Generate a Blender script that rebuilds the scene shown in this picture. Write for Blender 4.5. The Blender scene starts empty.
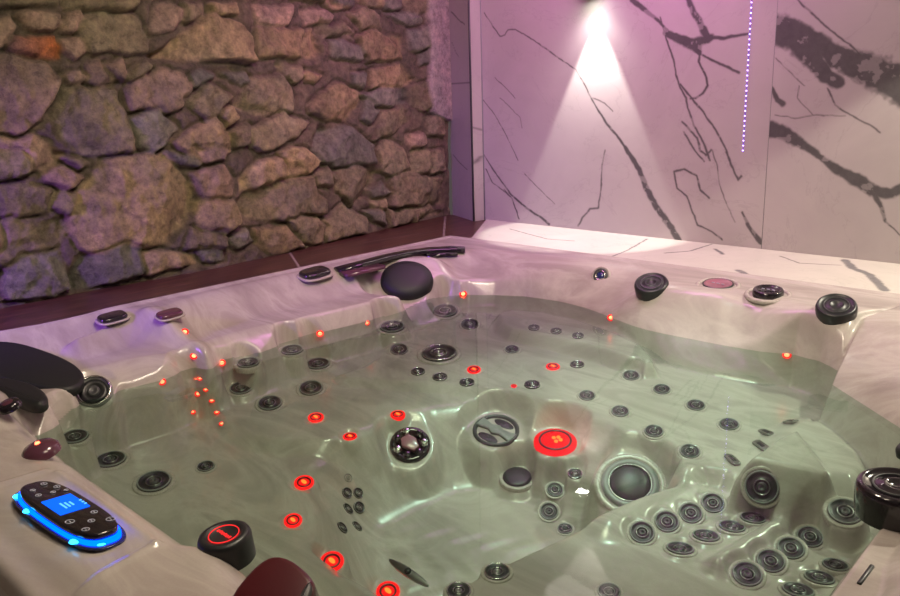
import bpy, bmesh, math, random
import numpy as np
from mathutils import Vector, Matrix
random.seed(3)
SC = bpy.context.scene; COL = SC.collection
import numpy as np
def smooth(t):
    t = np.clip(t, 0, 1); return t*t*(3-2*t)
def poly_sd(X, Y, pts):
    # signed distance to a polygon in plan (negative inside)
    d = np.full(X.shape, 1e9); ins = np.zeros(X.shape, bool); n = len(pts)
    for i in range(n):
        ax, ay = pts[i]; bx, by = pts[(i+1) % n]
        ex, ey = bx-ax, by-ay
        t = np.clip(((X-ax)*ex+(Y-ay)*ey)/(ex*ex+ey*ey), 0, 1)
        d = np.minimum(d, np.hypot(X-ax-t*ex, Y-ay-t*ey))
        c = ((ay > Y) != (by > Y)) & (X < (bx-ax)*(Y-ay)/((by-ay) if by != ay else 1e-9)+ax)
        ins ^= c
    return np.where(ins, -d, d)
def roundpoly(pts, k=2):
    # Chaikin corner cutting
    for _ in range(k):
        q = []
        for i in range(len(pts)):
            a = pts[i]; b = pts[(i+1) % len(pts)]
            q.append((a[0]*.75+b[0]*.25, a[1]*.75+b[1]*.25)); q.append((a[0]*.25+b[0]*.75, a[1]*.25+b[1]*.75))
        pts = q
    return pts
def seg_d(X, Y, a, b):
    ex, ey = b[0]-a[0], b[1]-a[1]
    t = np.clip(((X-a[0])*ex+(Y-a[1])*ey)/(ex*ex+ey*ey), 0, 1)
    return np.hypot(X-a[0]-t*ex, Y-a[1]-t*ey), t
# patches: (plan polygon, (z0, dz/dx, dz/dy, x0, y0), ramp width, rounding)
BUMPS = [
 ((1.60,-.96),(1.555,-1.19),.065,.022), ((1.822,-.97),(1.782,-1.17),.040,.026),
 ((.55,-2.04),(.66,-2.05),.10,.045), ((.36,-1.98),(.45,-1.98),.09,.02),
 ((.893,-2.018),(.90,-2.018),.065,-.014), ((1.425,-1.965),(1.445,-1.965),.085,.030), ((1.585,-2.0),(1.60,-2.0),.11,-.012),
 ((1.02,-2.035),(1.36,-2.035),.012,.004), ((1.36,-2.035),(1.38,-2.15),.012,.004), ((1.0,-2.05),(.99,-2.15),.012,.004),
 ((.12,-1.43),(.40,-1.40),.05,.014),
]
PATCH = [
 # rim shoulder
 ([(0.4, -1.96), (0.2, -1.9), (0.07, -1.8), (0.07, -1.5), (0.129, -1.691), (0.095, -1.476), (0.258, -1.437), (0.172, -1.324), (0.131, -1.127), (0.142, -0.769), (0.203, -0.627), (0.138, -0.453), (0.294, -0.287), (0.345, -0.201), (0.701, -0.174), (1.01, -0.152), (1.098, -0.301), (1.31, -0.326), (1.441, -0.271), (1.509, -0.307), (1.61, -0.36), (1.707, -0.352), (1.9, -0.15), (2.08, -0.3), (2.09, -1.0), (2.09, -1.12), (2.09, -1.38), (2.1, -1.5), (2.1, -1.96)], (-0.075, 0, 0), 0.18, 2),
 # basin wall
 ([(0.47, -1.93), (0.546, -1.834), (0.371, -1.687), (0.38, -1.578), (0.425, -1.493), (0.444, -1.418), (0.384, -1.314), (0.39, -1.168), (0.424, -1.001), (0.471, -0.911), (0.443, -0.819), (0.432, -0.611), (0.409, -0.458), (0.531, -0.295), (0.725, -0.224), (0.892, -0.25), (1.054, -0.354), (1.26, -0.343), (1.467, -0.353), (1.59, -0.357), (1.678, -0.37), (1.8, -0.45), (2.02, -0.55), (2.06, -1.05), (2.035, -1.12), (2.03, -1.38), (2.07, -1.5), (2.06, -1.93)], (-0.19, 0, 0), 0.18, 1),
 # seat level
 ([(0.55, -1.9), (0.406, -1.751), (0.435, -1.666), (0.462, -1.604), (0.416, -1.517), (0.34, -1.444), (0.427, -1.414), (0.368, -1.326), (0.441, -1.273), (0.358, -1.077), (0.38, -0.884), (0.392, -0.748), (0.421, -0.659), (0.361, -0.448), (0.445, -0.321), (0.65, -0.225), (0.957, -0.305), (1.161, -0.38), (1.294, -0.439), (1.404, -0.456), (1.484, -0.447), (1.566, -0.426), (1.63, -0.336), (1.702, -0.371), (1.84, -0.62), (1.98, -0.7), (2.0, -1.1), (2.0, -1.16), (1.995, -1.4), (2.0, -1.55), (1.97, -1.88)], (-0.2554, -0.0333, 0.035), 0.08, 1),
 # far corner seat and lounger bed
 ([(0.506, -1.092), (0.525, -0.923), (0.428, -0.777), (0.307, -0.389), (0.744, -0.233), (1.187, -0.388), (1.463, -0.372), (1.626, -0.294), (1.745, -0.452), (1.865, -0.719), (1.693, -0.91), (1.656, -0.928), (1.58, -1.0), (1.477, -0.892), (1.357, -0.866), (1.189, -0.824), (1.04, -0.832), (0.844, -0.906), (0.715, -0.982)], (-0.2284, -0.0184, 0.0261), 0.045, 1),
 # step
 ([(0.531, -0.335), (0.748, -0.238), (1.129, -0.347), (1.276, -0.488), (1.232, -0.523), (1.074, -0.487), (0.847, -0.485), (0.696, -0.504)], (-0.174, -0.007, 0.0095), 0.035, 1),
 # corner seat
 ([(0.352, -1.732), (0.382, -1.645), (0.394, -1.509), (0.353, -1.408), (0.604, -1.46), (0.745, -1.398), (0.839, -1.295), (0.913, -1.19), (0.939, -1.125), (1.428, -1.504), (1.47, -1.6), (1.47, -1.9), (0.6, -1.9)], (-0.2955, -0.0622, 0.0426), 0.05, 1),
 # foot well
 ([(0.88, -1.345), (0.909, -1.169), (0.948, -1.0), (1.099, -0.907), (1.246, -0.904), (1.393, -0.94), (1.5, -0.991), (1.545, -1.007), (1.555, -0.999), (1.513, -1.099), (1.476, -1.228), (1.425, -1.382), (1.4, -1.529), (1.301, -1.539), (1.213, -1.534), (1.161, -1.549), (1.082, -1.525), (1.023, -1.448), (0.944, -1.403)], (-0.4341, -0.0886, 0.1033), 0.2, 1),
 # near seat
 ([(1.423, -1.552), (1.495, -1.255), (1.526, -1.121), (1.58, -1.006), (1.639, -0.874), (1.729, -0.948), (1.824, -0.887), (1.934, -0.964), (1.97, -1.25), (1.97, -1.88), (1.46, -1.88), (1.44, -1.66)], (-0.2538, -0.0429, 0.0617), 0.04, 1),
 # foot rest flank
 ([(1.675, -0.743), (1.688, -0.534), (1.756, -0.526), (1.919, -0.687), (1.905, -0.85)], (-0.2115, -0.0094, 0.0285), 0.07, 1),
 # foot rest
 ([(1.715, -0.971), (1.726, -0.804), (1.748, -0.711), (1.926, -0.931)], (-0.1543, -0.0034, 0.0093), 0.06, 0),
]
def height(X, Y):
    X = np.asarray(X, float); Y = np.asarray(Y, float)
    z = np.zeros(X.shape)
    for pts, (z0, gx, gy), w, k in PATCH:
        sd = poly_sd(X, Y, roundpoly(pts, k))
        z = z+(z0+gx*(X-1.1)+gy*(Y+1.1)-z)*smooth(.5-sd/w)
    # rolled backrest in the right hand corner
    s = np.clip((-.10-.9*(X-1.77)-Y)/.5, 0, 1)
    m = smooth((X-1.735-.05*smooth((Y+.26)/.12))/.014+.5)*smooth((2.14-X)/.06)*smooth((Y+.88)/.05)*smooth((-.03-Y)/.06)
    z = z+m*(np.maximum(z, -.315+.318*np.sqrt(1-s*s)+.004)-z)
    z = z-.012*np.exp(-((X-1.727-.05*smooth((Y+.26)/.12))/.008)**2)*smooth((Y+.6)/.1)*smooth((-.12-Y)/.08)
    z = z-.024*smooth((-2.115-Y)/.085)*smooth((2.0-X)/.2)
    m = smooth((X-2.055)/.022)*smooth((Y+1.66)/.08)*smooth((-1.10-Y)/.06)
    z = z+m*(np.maximum(z, -.034)-z)
    # calf ridges of the near seat, bumps and trays of the rim
    z = z+.0030*np.sin(70*(X+.6*Y)+3*np.sin(30*(Y-.5*X)))*np.sin(28*(Y-.4*X)+1)*smooth((-.43-z)/.03)
    for a, b, rad, h in BUMPS:
        d, t = seg_d(X, Y, a, b); z = z+h*smooth(1-d/rad)
    return z
ITEMS = [
 ('jet', 0.371, -1.109, -0.159, 0.126, -0.086, 0.988, 0.0376),
 ('jet', 0.39, -1.03, -0.221, 0.125, -0.092, 0.988, 0.0415),
 ('jet', 0.392, -1.278, -0.15, 0.122, -0.074, 0.99, 0.036),
 ('jet', 0.403, -1.316, -0.214, 0.205, -0.121, 0.971, 0.0359),
 ('jet', 0.504, -1.289, -0.243, 0.233, -0.149, 0.961, 0.038),
 ('jet', 0.509, -1.149, -0.238, 0.254, -0.182, 0.95, 0.0391),
 ('jet', 0.436, -1.797, -0.189, 0.147, -0.051, 0.988, 0.0352),
 ('jet', 0.431, -1.719, -0.28, 0.115, -0.045, 0.992, 0.0418),
 ('jet', 0.61, -1.696, -0.291, 0.19, -0.084, 0.978, 0.0444),
 ('jet', 0.637, -1.573, -0.287, 0.191, -0.1, 0.977, 0.0238),
 ('jet', 0.401, -0.721, -0.171, 0.144, -0.129, 0.981, 0.0476),
 ('jet', 0.508, -0.791, -0.21, 0.286, -0.26, 0.922, 0.0326),
 ('jet', 0.375, -0.434, -0.182, 0.178, -0.183, 0.967, 0.0513),
 ('jet', 1.208, -0.529, -0.216, 0.15, -0.254, 0.955, 0.0268),
 ('jet', 1.327, -0.566, -0.219, 0.133, -0.248, 0.96, 0.0259),
 ('jet', 1.449, -0.608, -0.222, 0.115, -0.239, 0.964, 0.0263),
 ('jet', 1.565, -0.663, -0.226, 0.108, -0.25, 0.962, 0.0266),
 ('jet', 1.191, -0.729, -0.221, 0.163, -0.245, 0.956, 0.0251),
 ('jet', 1.316, -0.763, -0.224, 0.163, -0.269, 0.949, 0.0255),
 ('jet', 1.443, -0.814, -0.227, 0.141, -0.258, 0.956, 0.0256),
 ('jet', 1.559, -0.855, -0.231, 0.149, -0.305, 0.941, 0.0258),
 ('jet', 0.797, -0.567, -0.209, 0.167, -0.205, 0.964, 0.0257),
 ('jet', 1.245, -0.95, -0.396, 0.298, -0.41, 0.862, 0.0238),
 ('jet', 1.258, -0.993, -0.434, 0.341, -0.461, 0.82, 0.0262),
 ('jet', 1.325, -1.018, -0.446, 0.141, -0.199, 0.97, 0.0205),
 ('jet', 1.616, -1.164, -0.279, 0.23, -0.41, 0.883, 0.028),
 ('jet', 1.635, -1.098, -0.277, 0.223, -0.428, 0.876, 0.0276),
 ('jet', 1.658, -1.04, -0.274, 0.215, -0.445, 0.87, 0.027),
 ('jet', 1.676, -0.977, -0.271, 0.208, -0.462, 0.862, 0.0265),
 ('jet', 1.699, -1.163, -0.284, -0.048, 0.096, 0.994, 0.0296),
 ('jet', 1.718, -1.093, -0.281, -0.037, 0.081, 0.996, 0.0294),
 ('jet', 1.744, -1.032, -0.278, -0.029, 0.069, 0.997, 0.0289),
 ('jet', 1.766, -0.984, -0.271, -0.023, 0.058, 0.998, 0.0282),
 ('jet', 1.829, -1.153, -0.289, 0.133, -0.337, 0.932, 0.0301),
 ('jet', 1.846, -1.088, -0.286, 0.129, -0.356, 0.925, 0.0288),
 ('jet', 1.859, -1.025, -0.283, 0.127, -0.375, 0.918, 0.0284),
 ('jet', 1.874, -0.967, -0.279, 0.123, -0.391, 0.912, 0.028),
 ('jet', 1.917, -1.141, -0.291, -0.04, 0.124, 0.991, 0.0308),
 ('jet', 1.932, -1.081, -0.289, -0.032, 0.108, 0.994, 0.0296),
 ('jet', 1.942, -1.028, -0.284, -0.017, 0.06, 0.998, 0.0259),
 ('jet', 1.661, -1.356, -0.295, 0.094, -0.152, 0.984, 0.0236),
 ('wedge_jet', 1.77, -0.958, -0.208, 0.188, -0.878, 0.44, 0.0382),
 ('wedge_jet', 1.923, -0.932, -0.222, 0.098, -0.354, 0.93, 0.0357),
 ('ring_jet', 0.517, -0.457, -0.201, 0.238, -0.261, 0.936, 0.0353),
 ('ring_jet', 0.644, -0.745, -0.211, 0.103, -0.105, 0.989, 0.0637),
 ('ring_jet', 1.471, -1.445, -0.292, 0.041, -0.048, 0.998, 0.0281),
 ('ring_jet', 1.452, -1.532, -0.296, 0.074, -0.077, 0.994, 0.0254),
 ('small_jet', 0.696, -0.89, -0.216, 0.133, -0.127, 0.983, 0.0242),
 ('small_jet', 0.779, -0.881, -0.217, 0.124, -0.125, 0.984, 0.0252),
 ('small_jet', 0.87, -0.863, -0.218, 0.114, -0.123, 0.986, 0.0247),
 ('small_jet', 1.036, -0.551, -0.213, 0.075, -0.11, 0.991, 0.0245),
 ('small_jet', 1.026, -0.759, -0.219, 0.101, -0.13, 0.986, 0.0259),
 ('small_jet', 0.791, -0.444, -0.166, 0.143, -0.185, 0.972, 0.0216),
 ('small_jet', 0.871, -0.431, -0.166, 0.135, -0.186, 0.973, 0.0213),
 ('small_jet', 0.954, -0.428, -0.167, 0.127, -0.185, 0.974, 0.0209),
 ('small_jet', 1.284, -0.918, -0.351, 0.173, -0.252, 0.952, 0.021),
 ('cluster_jet', 0.868, -1.314, -0.343, 0.74, 0.061, 0.67, 0.0157),
 ('cluster_jet', 0.892, -1.339, -0.366, 0.759, 0.059, 0.649, 0.0194),
 ('cluster_jet', 0.898, -1.309, -0.377, 0.753, 0.055, 0.655, 0.0196),
 ('cluster_jet', 0.923, -1.364, -0.389, 0.549, 0.494, 0.674, 0.0217),
 ('cluster_jet', 0.922, -1.328, -0.4, 0.732, 0.043, 0.68, 0.0207),
 ('cluster_jet', 1.002, -1.445, -0.374, 0.543, 0.527, 0.653, 0.0206),
 ('cluster_jet', 0.969, -1.376, -0.414, 0.476, 0.516, 0.712, 0.0202),
 ('slot_jet', 1.652, -0.836, -0.232, 0.018, -0.026, 0.999, 0.0244),
 ('slot_jet', 1.674, -0.73, -0.229, -0.155, -0.145, 0.977, 0.0254),
 ('slot_jet', 1.656, -0.658, -0.226, -0.221, -0.011, 0.975, 0.0236),
 ('slot_jet', 1.686, -0.584, -0.214, -0.41, 0.098, 0.907, 0.0242),
 ('seat_light', 0.679, -1.262, -0.247, 0.206, -0.149, 0.967, 0.0249),
 ('seat_light', 0.834, -1.104, -0.249, 0.142, -0.127, 0.982, 0.0234),
 ('seat_light', 0.821, -1.262, -0.262, 0.087, -0.068, 0.994, 0.0212),
 ('seat_light', 0.875, -1.452, -0.3, 0.254, -0.175, 0.951, 0.0274),
 ('seat_light', 0.987, -1.566, -0.309, 0.282, -0.186, 0.941, 0.0232),
 ('seat_light', 1.095, -1.549, -0.374, 0.293, -0.214, 0.932, 0.0296),
 ('seat_light', 1.154, -1.447, -0.474, 0.248, -0.211, 0.946, 0.0307),
 ('seat_light', 0.818, -0.774, -0.215, 0.162, -0.179, 0.971, 0.0241),
 ('seat_light', 0.988, -0.608, -0.214, 0.11, -0.151, 0.982, 0.0243),
 ('seat_light', 0.99, -0.797, -0.219, 0.177, -0.217, 0.96, 0.01),
 ('led', 0.261, -1.394, -0.05, 0.671, -0.344, 0.657, 0.0121),
 ('led', 0.349, -1.42, -0.097, 0.651, -0.34, 0.679, 0.0118),
 ('led', 0.367, -1.347, -0.134, 0.632, -0.357, 0.688, 0.0119),
 ('led', 0.376, -1.534, -0.135, 0.648, -0.306, 0.697, 0.0115),
 ('led', 0.373, -1.422, -0.159, 0.278, -0.147, 0.949, 0.0088),  # column of red reflections starts here, built as glowing points
 ('led', 0.395, -1.42, -0.187, 0.266, -0.142, 0.953, 0.0088),
 ('led', 0.415, -1.417, -0.216, 0.253, -0.137, 0.958, 0.0088),
 ('led', 0.436, -1.417, -0.245, 0.241, -0.132, 0.962, 0.0087),
 ('led', 0.488, -1.434, -0.259, 0.228, -0.126, 0.965, 0.0094),
 ('led', 0.378, -1.459, -0.246, 0.248, -0.127, 0.96, 0.0097),
 ('led', 0.368, -1.431, -0.202, 0.623, -0.325, 0.712, 0.0098),  # also a reflection, built as a glowing point
 ('led', 0.36, -0.991, -0.134, 0.596, -0.442, 0.671, 0.0129),
 ('led', 0.38, -0.812, -0.136, 0.572, -0.481, 0.664, 0.01),
 ('led', 0.399, -0.36, -0.125, 0.522, -0.564, 0.64, 0.0148),
 ('led', 0.99, -0.294, -0.131, 0.396, -0.635, 0.663, 0.0133),
 ('led', 1.567, -0.319, -0.133, 0.248, -0.683, 0.687, 0.0135),
 ('big_light', 1.194, -0.879, -0.306, 0.126, -0.173, 0.977, 0.0565),
 ('drain_fitting', 1.029, -0.924, -0.302, 0.196, -0.229, 0.953, 0.0636),
 ('suction_cover', 1.132, -0.962, -0.4, 0.146, -0.181, 0.973, 0.0379),
 ('filter', 1.453, -0.937, -0.317, 0.261, -0.446, 0.856, 0.067),
 ('diverter_cluster', 0.899, -1.124, -0.311, 0.407, -0.377, 0.832, 0.0542),
 ('edge_fitting', 1.151, -1.367, -0.467, -0.27, 0.248, 0.93, 0.0532),
 ('neck_jet', 0.347, -1.703, -0.123, 0.47, -0.179, 0.864, 0.0479),
 ('light_jet', 0.861, -0.156, -0.034, 0.423, -0.657, 0.624, 0.0316),
 ('rim_button', 0.081, -1.519, -0.019, 0.205, -0.086, 0.975, 0.0442),
 ('rim_button', 0.11, -0.809, -0.016, 0.218, -0.162, 0.962, 0.0605),
 ('rim_button', 0.206, -1.406, -0.013, 0.245, -0.121, 0.962, 0.04),
 ('flat_cap', 1.295, -0.18, -0.0, 0.066, -0.144, 0.987, 0.0516),
 ('cap', 1.457, -0.199, -0.001, 0.083, -0.211, 0.974, 0.05),
 ('knob', 1.112, -0.254, -0.021, 0.165, -0.296, 0.941, 0.0553),
 ('knob', 1.669, -0.27, -0.002, 0.166, -0.537, 0.827, 0.0533),
 ('knob', 1.96, -0.752, -0.227, 0.051, -0.226, 0.973, 0.0822),
 ('headrest', 0.245, -0.496, -0.075, 0.471, -0.441, 0.764, 0.0978),
]
STONES = [
 ('p', [(-1.574, 0.852), (-1.545, 0.849), (-1.534, 0.828), (-1.572, 0.767), (-1.619, 0.744), (-1.617, 0.846)]),
 ('p', [(-1.519, 0.851), (-1.491, 0.863), (-1.401, 0.856), (-1.396, 0.833), (-1.43, 0.816), (-1.497, 0.825)]),
 ('o', [(-1.375, 0.926), (-1.146, 0.94), (-1.152, 0.895), (-1.241, 0.886), (-1.366, 0.874)]),
 ('o', [(-1.606, 0.912), (-1.383, 0.926), (-1.395, 0.893), (-1.481, 0.882), (-1.612, 0.877)]),
 ('p', [(-1.402, 0.817), (-1.373, 0.857), (-1.335, 0.866), (-1.326, 0.847), (-1.372, 0.808)]),
 ('r', [(-1.557, 0.775), (-1.538, 0.797), (-1.429, 0.793), (-1.414, 0.766), (-1.421, 0.742), (-1.532, 0.745), (-1.557, 0.748)]),
 ('p', [(-1.407, 0.786), (-1.353, 0.796), (-1.329, 0.763), (-1.382, 0.735), (-1.407, 0.754)]),
 ('o', [(-1.351, 0.811), (-1.294, 0.868), (-1.155, 0.874), (-1.121, 0.817), (-1.124, 0.758), (-1.207, 0.749), (-1.249, 0.761), (-1.318, 0.751)]),
 ('p', [(-1.114, 0.834), (-1.079, 0.894), (-1.039, 0.909), (-0.983, 0.895), (-0.982, 0.861), (-1.029, 0.833), (-1.107, 0.822)]),
 ('o', [(-0.976, 0.912), (-0.898, 0.921), (-0.896, 0.891), (-0.977, 0.861)]),
 ('y', [(-0.872, 0.914), (-0.764, 0.925), (-0.768, 0.888), (-0.864, 0.892)]),
 ('y', [(-1.108, 0.746), (-0.992, 0.812), (-0.879, 0.892), (-0.774, 0.853), (-0.708, 0.804), (-0.716, 0.734), (-1.081, 0.736)]),
 ('p', [(-1.649, 0.732), (-1.548, 0.737), (-1.459, 0.722), (-1.419, 0.675), (-1.456, 0.612), (-1.488, 0.549), (-1.55, 0.524), (-1.682, 0.523)]),
 ('p', [(-1.34, 0.715), (-1.293, 0.723), (-1.286, 0.707), (-1.253, 0.665), (-1.29, 0.651), (-1.343, 0.662)]),
 ('p', [(-1.277, 0.711), (-1.209, 0.732), (-1.204, 0.699), (-1.227, 0.665), (-1.252, 0.674)]),
 ('p', [(-1.406, 0.683), (-1.367, 0.697), (-1.35, 0.675), (-1.361, 0.65), (-1.402, 0.652)]),
 ('o', [(-1.216, 0.682), (-1.138, 0.724), (-1.121, 0.711), (-1.153, 0.677), (-1.205, 0.661)]),
 ('o', [(-1.447, 0.563), (-1.416, 0.635), (-1.342, 0.642), (-1.265, 0.641), (-1.223, 0.555), (-1.215, 0.446), (-1.32, 0.431), (-1.403, 0.442), (-1.444, 0.498)]),
 ('p', [(-1.227, 0.631), (-1.105, 0.69), (-1.008, 0.69), (-0.982, 0.654), (-1.032, 0.574), (-1.082, 0.56), (-1.203, 0.575)]),
 ('g', [(-0.984, 0.681), (-0.945, 0.703), (-0.894, 0.68), (-0.93, 0.653), (-0.973, 0.645)]),
 ('o', [(-1.014, 0.602), (-0.907, 0.654), (-0.821, 0.597), (-0.891, 0.543), (-0.922, 0.524), (-0.981, 0.564)]),
 ('g', [(-1.215, 0.546), (-1.12, 0.564), (-1.05, 0.503), (-1.095, 0.46), (-1.146, 0.432), (-1.19, 0.457)]),
 ('p', [(-1.68, 0.511), (-1.53, 0.503), (-1.447, 0.446), (-1.454, 0.437), (-1.473, 0.411), (-1.588, 0.385), (-1.698, 0.398)]),
 ('y', [(-1.077, 0.45), (-1.001, 0.493), (-0.901, 0.533), (-0.84, 0.474), (-0.842, 0.417), (-0.884, 0.391), (-0.999, 0.375)]),
 ('p', [(-0.692, 0.925), (-0.493, 0.94), (-0.52, 0.878), (-0.543, 0.857), (-0.688, 0.851)]),
 ('y', [(-0.695, 0.841), (-0.37, 0.847), (-0.353, 0.784), (-0.395, 0.75), (-0.699, 0.752)]),
 ('p', [(-0.445, 0.921), (-0.33, 0.939), (-0.278, 0.911), (-0.305, 0.881), (-0.435, 0.872)]),
 ('y', [(-0.348, 0.988), (-0.137, 1.004), (-0.15, 0.956), (-0.284, 0.934)]),
 ('o', [(-0.361, 0.866), (-0.223, 0.885), (-0.151, 0.855), (-0.26, 0.84), (-0.349, 0.831)]),
 ('o', [(-0.17, 0.928), (-0.064, 0.962), (0.023, 0.929), (0.046, 0.88), (-0.098, 0.868)]),
 ('y', [(-0.112, 1.006), (0.075, 1.021), (0.044, 0.969), (-0.028, 0.964)]),
 ('g', [(0.069, 0.943), (0.323, 0.98), (0.329, 0.916), (0.187, 0.909)]),
 ('g', [(-0.295, 0.817), (-0.095, 0.803), (-0.116, 0.753), (-0.293, 0.752)]),
 ('y', [(-0.134, 0.845), (-0.0, 0.867), (0.182, 0.84), (0.177, 0.758), (-0.082, 0.748)]),
 ('g', [(0.223, 0.882), (0.357, 0.899), (0.361, 0.803), (0.236, 0.794)]),
 ('g', [(0.293, 0.783), (0.36, 0.791), (0.357, 0.736), (0.3, 0.736)]),
 ('y', [(-0.059, 0.703), (0.175, 0.728), (0.256, 0.657), (0.168, 0.628), (-0.065, 0.63)]),
 ('g', [(-0.182, 0.692), (-0.077, 0.698), (-0.091, 0.634), (-0.178, 0.648)]),
 ('o', [(-0.805, 0.567), (-0.733, 0.671), (-0.562, 0.68), (-0.516, 0.589), (-0.542, 0.539), (-0.685, 0.534)]),
 ('g', [(-0.861, 0.68), (-0.755, 0.69), (-0.74, 0.666), (-0.778, 0.647)]),
 ('o', [(-0.6, 0.71), (-0.466, 0.716), (-0.454, 0.685), (-0.522, 0.66)]),
 ('y', [(-0.454, 0.69), (-0.356, 0.68), (-0.405, 0.649), (-0.45, 0.66)]),
 ('y', [(-0.453, 0.556), (-0.363, 0.612), (-0.245, 0.648), (-0.12, 0.614), (-0.151, 0.559), (-0.217, 0.494), (-0.341, 0.505), (-0.447, 0.535)]),
 ('g', [(-0.121, 0.603), (0.017, 0.624), (0.206, 0.615), (0.222, 0.573), (0.086, 0.54), (-0.071, 0.556)]),
 ('o', [(0.235, 0.621), (0.343, 0.644), (0.407, 0.568), (0.306, 0.511), (0.24, 0.548)]),
 ('g', [(-0.105, 0.574), (-0.018, 0.526), (-0.068, 0.482), (-0.139, 0.491)]),
 ('o', [(-0.065, 0.406), (0.009, 0.519), (0.162, 0.532), (0.197, 0.476), (0.038, 0.412)]),
 ('y', [(-0.877, 0.541), (-0.829, 0.563), (-0.798, 0.529), (-0.848, 0.497)]),
 ('o', [(-0.755, 0.478), (-0.579, 0.53), (-0.459, 0.494), (-0.531, 0.445), (-0.714, 0.396), (-0.755, 0.419)]),
 ('o', [(-0.838, 0.483), (-0.753, 0.498), (-0.772, 0.44), (-0.827, 0.429)]),
 ('p', [(0.182, 0.403), (0.29, 0.409), (0.298, 0.371), (0.207, 0.34)]),
 ('o', [(0.334, 0.483), (0.452, 0.491), (0.448, 0.401), (0.33, 0.407)]),
 ('g', [(-0.433, 0.387), (-0.379, 0.468), (-0.212, 0.468), (-0.06, 0.382), (-0.046, 0.302), (-0.346, 0.311), (-0.42, 0.346)]),
 ('o', [(-0.027, 0.358), (0.046, 0.397), (0.164, 0.344), (0.2, 0.22), (0.119, 0.209), (-0.028, 0.264)]),
 ('p', [(-1.029, 0.347), (-0.879, 0.358), (-0.85, 0.308), (-0.875, 0.245), (-0.987, 0.247), (-1.012, 0.296)]),
 ('y', [(-1.015, 0.243), (-0.859, 0.228), (-0.836, 0.158), (-0.902, 0.119), (-1.01, 0.153)]),
 ('y', [(-0.621, 0.391), (-0.55, 0.396), (-0.477, 0.39), (-0.413, 0.337), (-0.473, 0.283), (-0.592, 0.274), (-0.598, 0.347)]),
 ('y', [(-0.817, 0.307), (-0.73, 0.359), (-0.624, 0.365), (-0.6, 0.327), (-0.611, 0.286), (-0.742, 0.259), (-0.815, 0.267)]),
 ('o', [(-0.826, 0.228), (-0.715, 0.266), (-0.444, 0.269), (-0.434, 0.213), (-0.389, 0.174), (-0.395, 0.113), (-0.503, 0.134), (-0.608, 0.116), (-0.827, 0.168)]),
 ('o', [(-0.435, 0.279), (-0.376, 0.312), (-0.338, 0.281), (-0.351, 0.237), (-0.422, 0.245)]),
 ('o', [(-0.346, 0.281), (-0.191, 0.301), (-0.03, 0.257), (-0.105, 0.151), (-0.224, 0.136), (-0.336, 0.213)]),
 ('o', [(0.043, 0.219), (0.181, 0.23), (0.438, 0.18), (0.422, 0.061), (0.25, 0.062), (0.034, 0.097)]),
 ('o', [(-0.096, 0.138), (-0.001, 0.144), (0.022, 0.073), (-0.082, 0.081)]),
 ('g', [(-0.093, 0.179), (-0.015, 0.207), (0.029, 0.159), (-0.077, 0.141)]),
 ('o', [(-0.414, 0.088), (-0.276, 0.137), (-0.122, 0.057), (-0.145, -0.0), (-0.39, 0.004)]),
 ('o', [(-0.608, 0.116), (-0.549, 0.129), (-0.444, 0.104), (-0.408, 0.064), (-0.422, 0.01), (-0.545, 0.025)]),
 ('g', [(-0.137, 0.089), (0.002, 0.064), (0.008, 0.013), (-0.086, 0.039)]),
 ('y', [(-0.771, 0.109), (-0.625, 0.097), (-0.539, 0.007), (-0.663, -0.004), (-0.765, 0.045)]),
 ('g', [(-0.894, 0.097), (-0.808, 0.114), (-0.777, 0.058), (-0.864, 0.051)]),
 ('o', [(0.022, 0.073), (0.209, 0.055), (0.33, 0.052), (0.409, 0.009), (0.026, -0.002)]),
 ('o', [(0.227, 0.339), (0.444, 0.324), (0.439, 0.219), (0.22, 0.227)]),
 ('y', [(-1.462, 0.292), (-1.381, 0.36), (-1.304, 0.414), (-1.175, 0.431), (-1.1, 0.416), (-1.057, 0.367), (-1.024, 0.299), (-1.024, 0.213), (-1.072, 0.152), (-1.158, 0.108), (-1.319, 0.105), (-1.405, 0.124), (-1.463, 0.198)]),
 ('o', [(-1.701, 0.359), (-1.552, 0.356), (-1.482, 0.324), (-1.495, 0.288), (-1.589, 0.266), (-1.716, 0.266)]),
 ('o', [(-1.719, 0.251), (-1.621, 0.258), (-1.481, 0.244), (-1.467, 0.199), (-1.493, 0.159), (-1.588, 0.115), (-1.652, 0.105), (-1.732, 0.164)]),
 ('o', [(-1.744, 0.093), (-1.648, 0.083), (-1.566, 0.107), (-1.524, 0.087), (-1.528, 0.035), (-1.62, 0.01), (-1.755, 0.021)]),
 ('g', [(-1.466, 0.059), (-1.425, 0.105), (-1.317, 0.123), (-1.235, 0.11), (-1.236, 0.026), (-1.34, 0.017), (-1.472, 0.015)]),
 ('y', [(-1.228, 0.091), (-1.042, 0.06), (-1.041, 0.021), (-1.228, 0.015)]),
 ('o', [(-1.491, 0.287), (-1.468, 0.335), (-1.428, 0.323), (-1.462, 0.258)]),
 ('p', [(-1.515, 0.394), (-1.458, 0.405), (-1.396, 0.37), (-1.45, 0.342), (-1.505, 0.36)]),
 ('o', [(-1.449, 0.434), (-1.389, 0.421), (-1.366, 0.406), (-1.409, 0.397)]),
 ('g', [(-1.109, 0.426), (-0.992, 0.39), (-0.995, 0.371), (-1.054, 0.385)]),
 ('p', [(-1.003, 0.428), (-0.872, 0.419), (-0.876, 0.381), (-0.962, 0.378)]),
 ('o', [(-1.031, 0.147), (-0.908, 0.109), (-0.912, 0.069), (-1.08, 0.086)]),
 ('g', [(-1.013, 0.076), (-0.921, 0.061), (-0.926, 0.021), (-1.009, 0.025)]),
]
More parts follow.
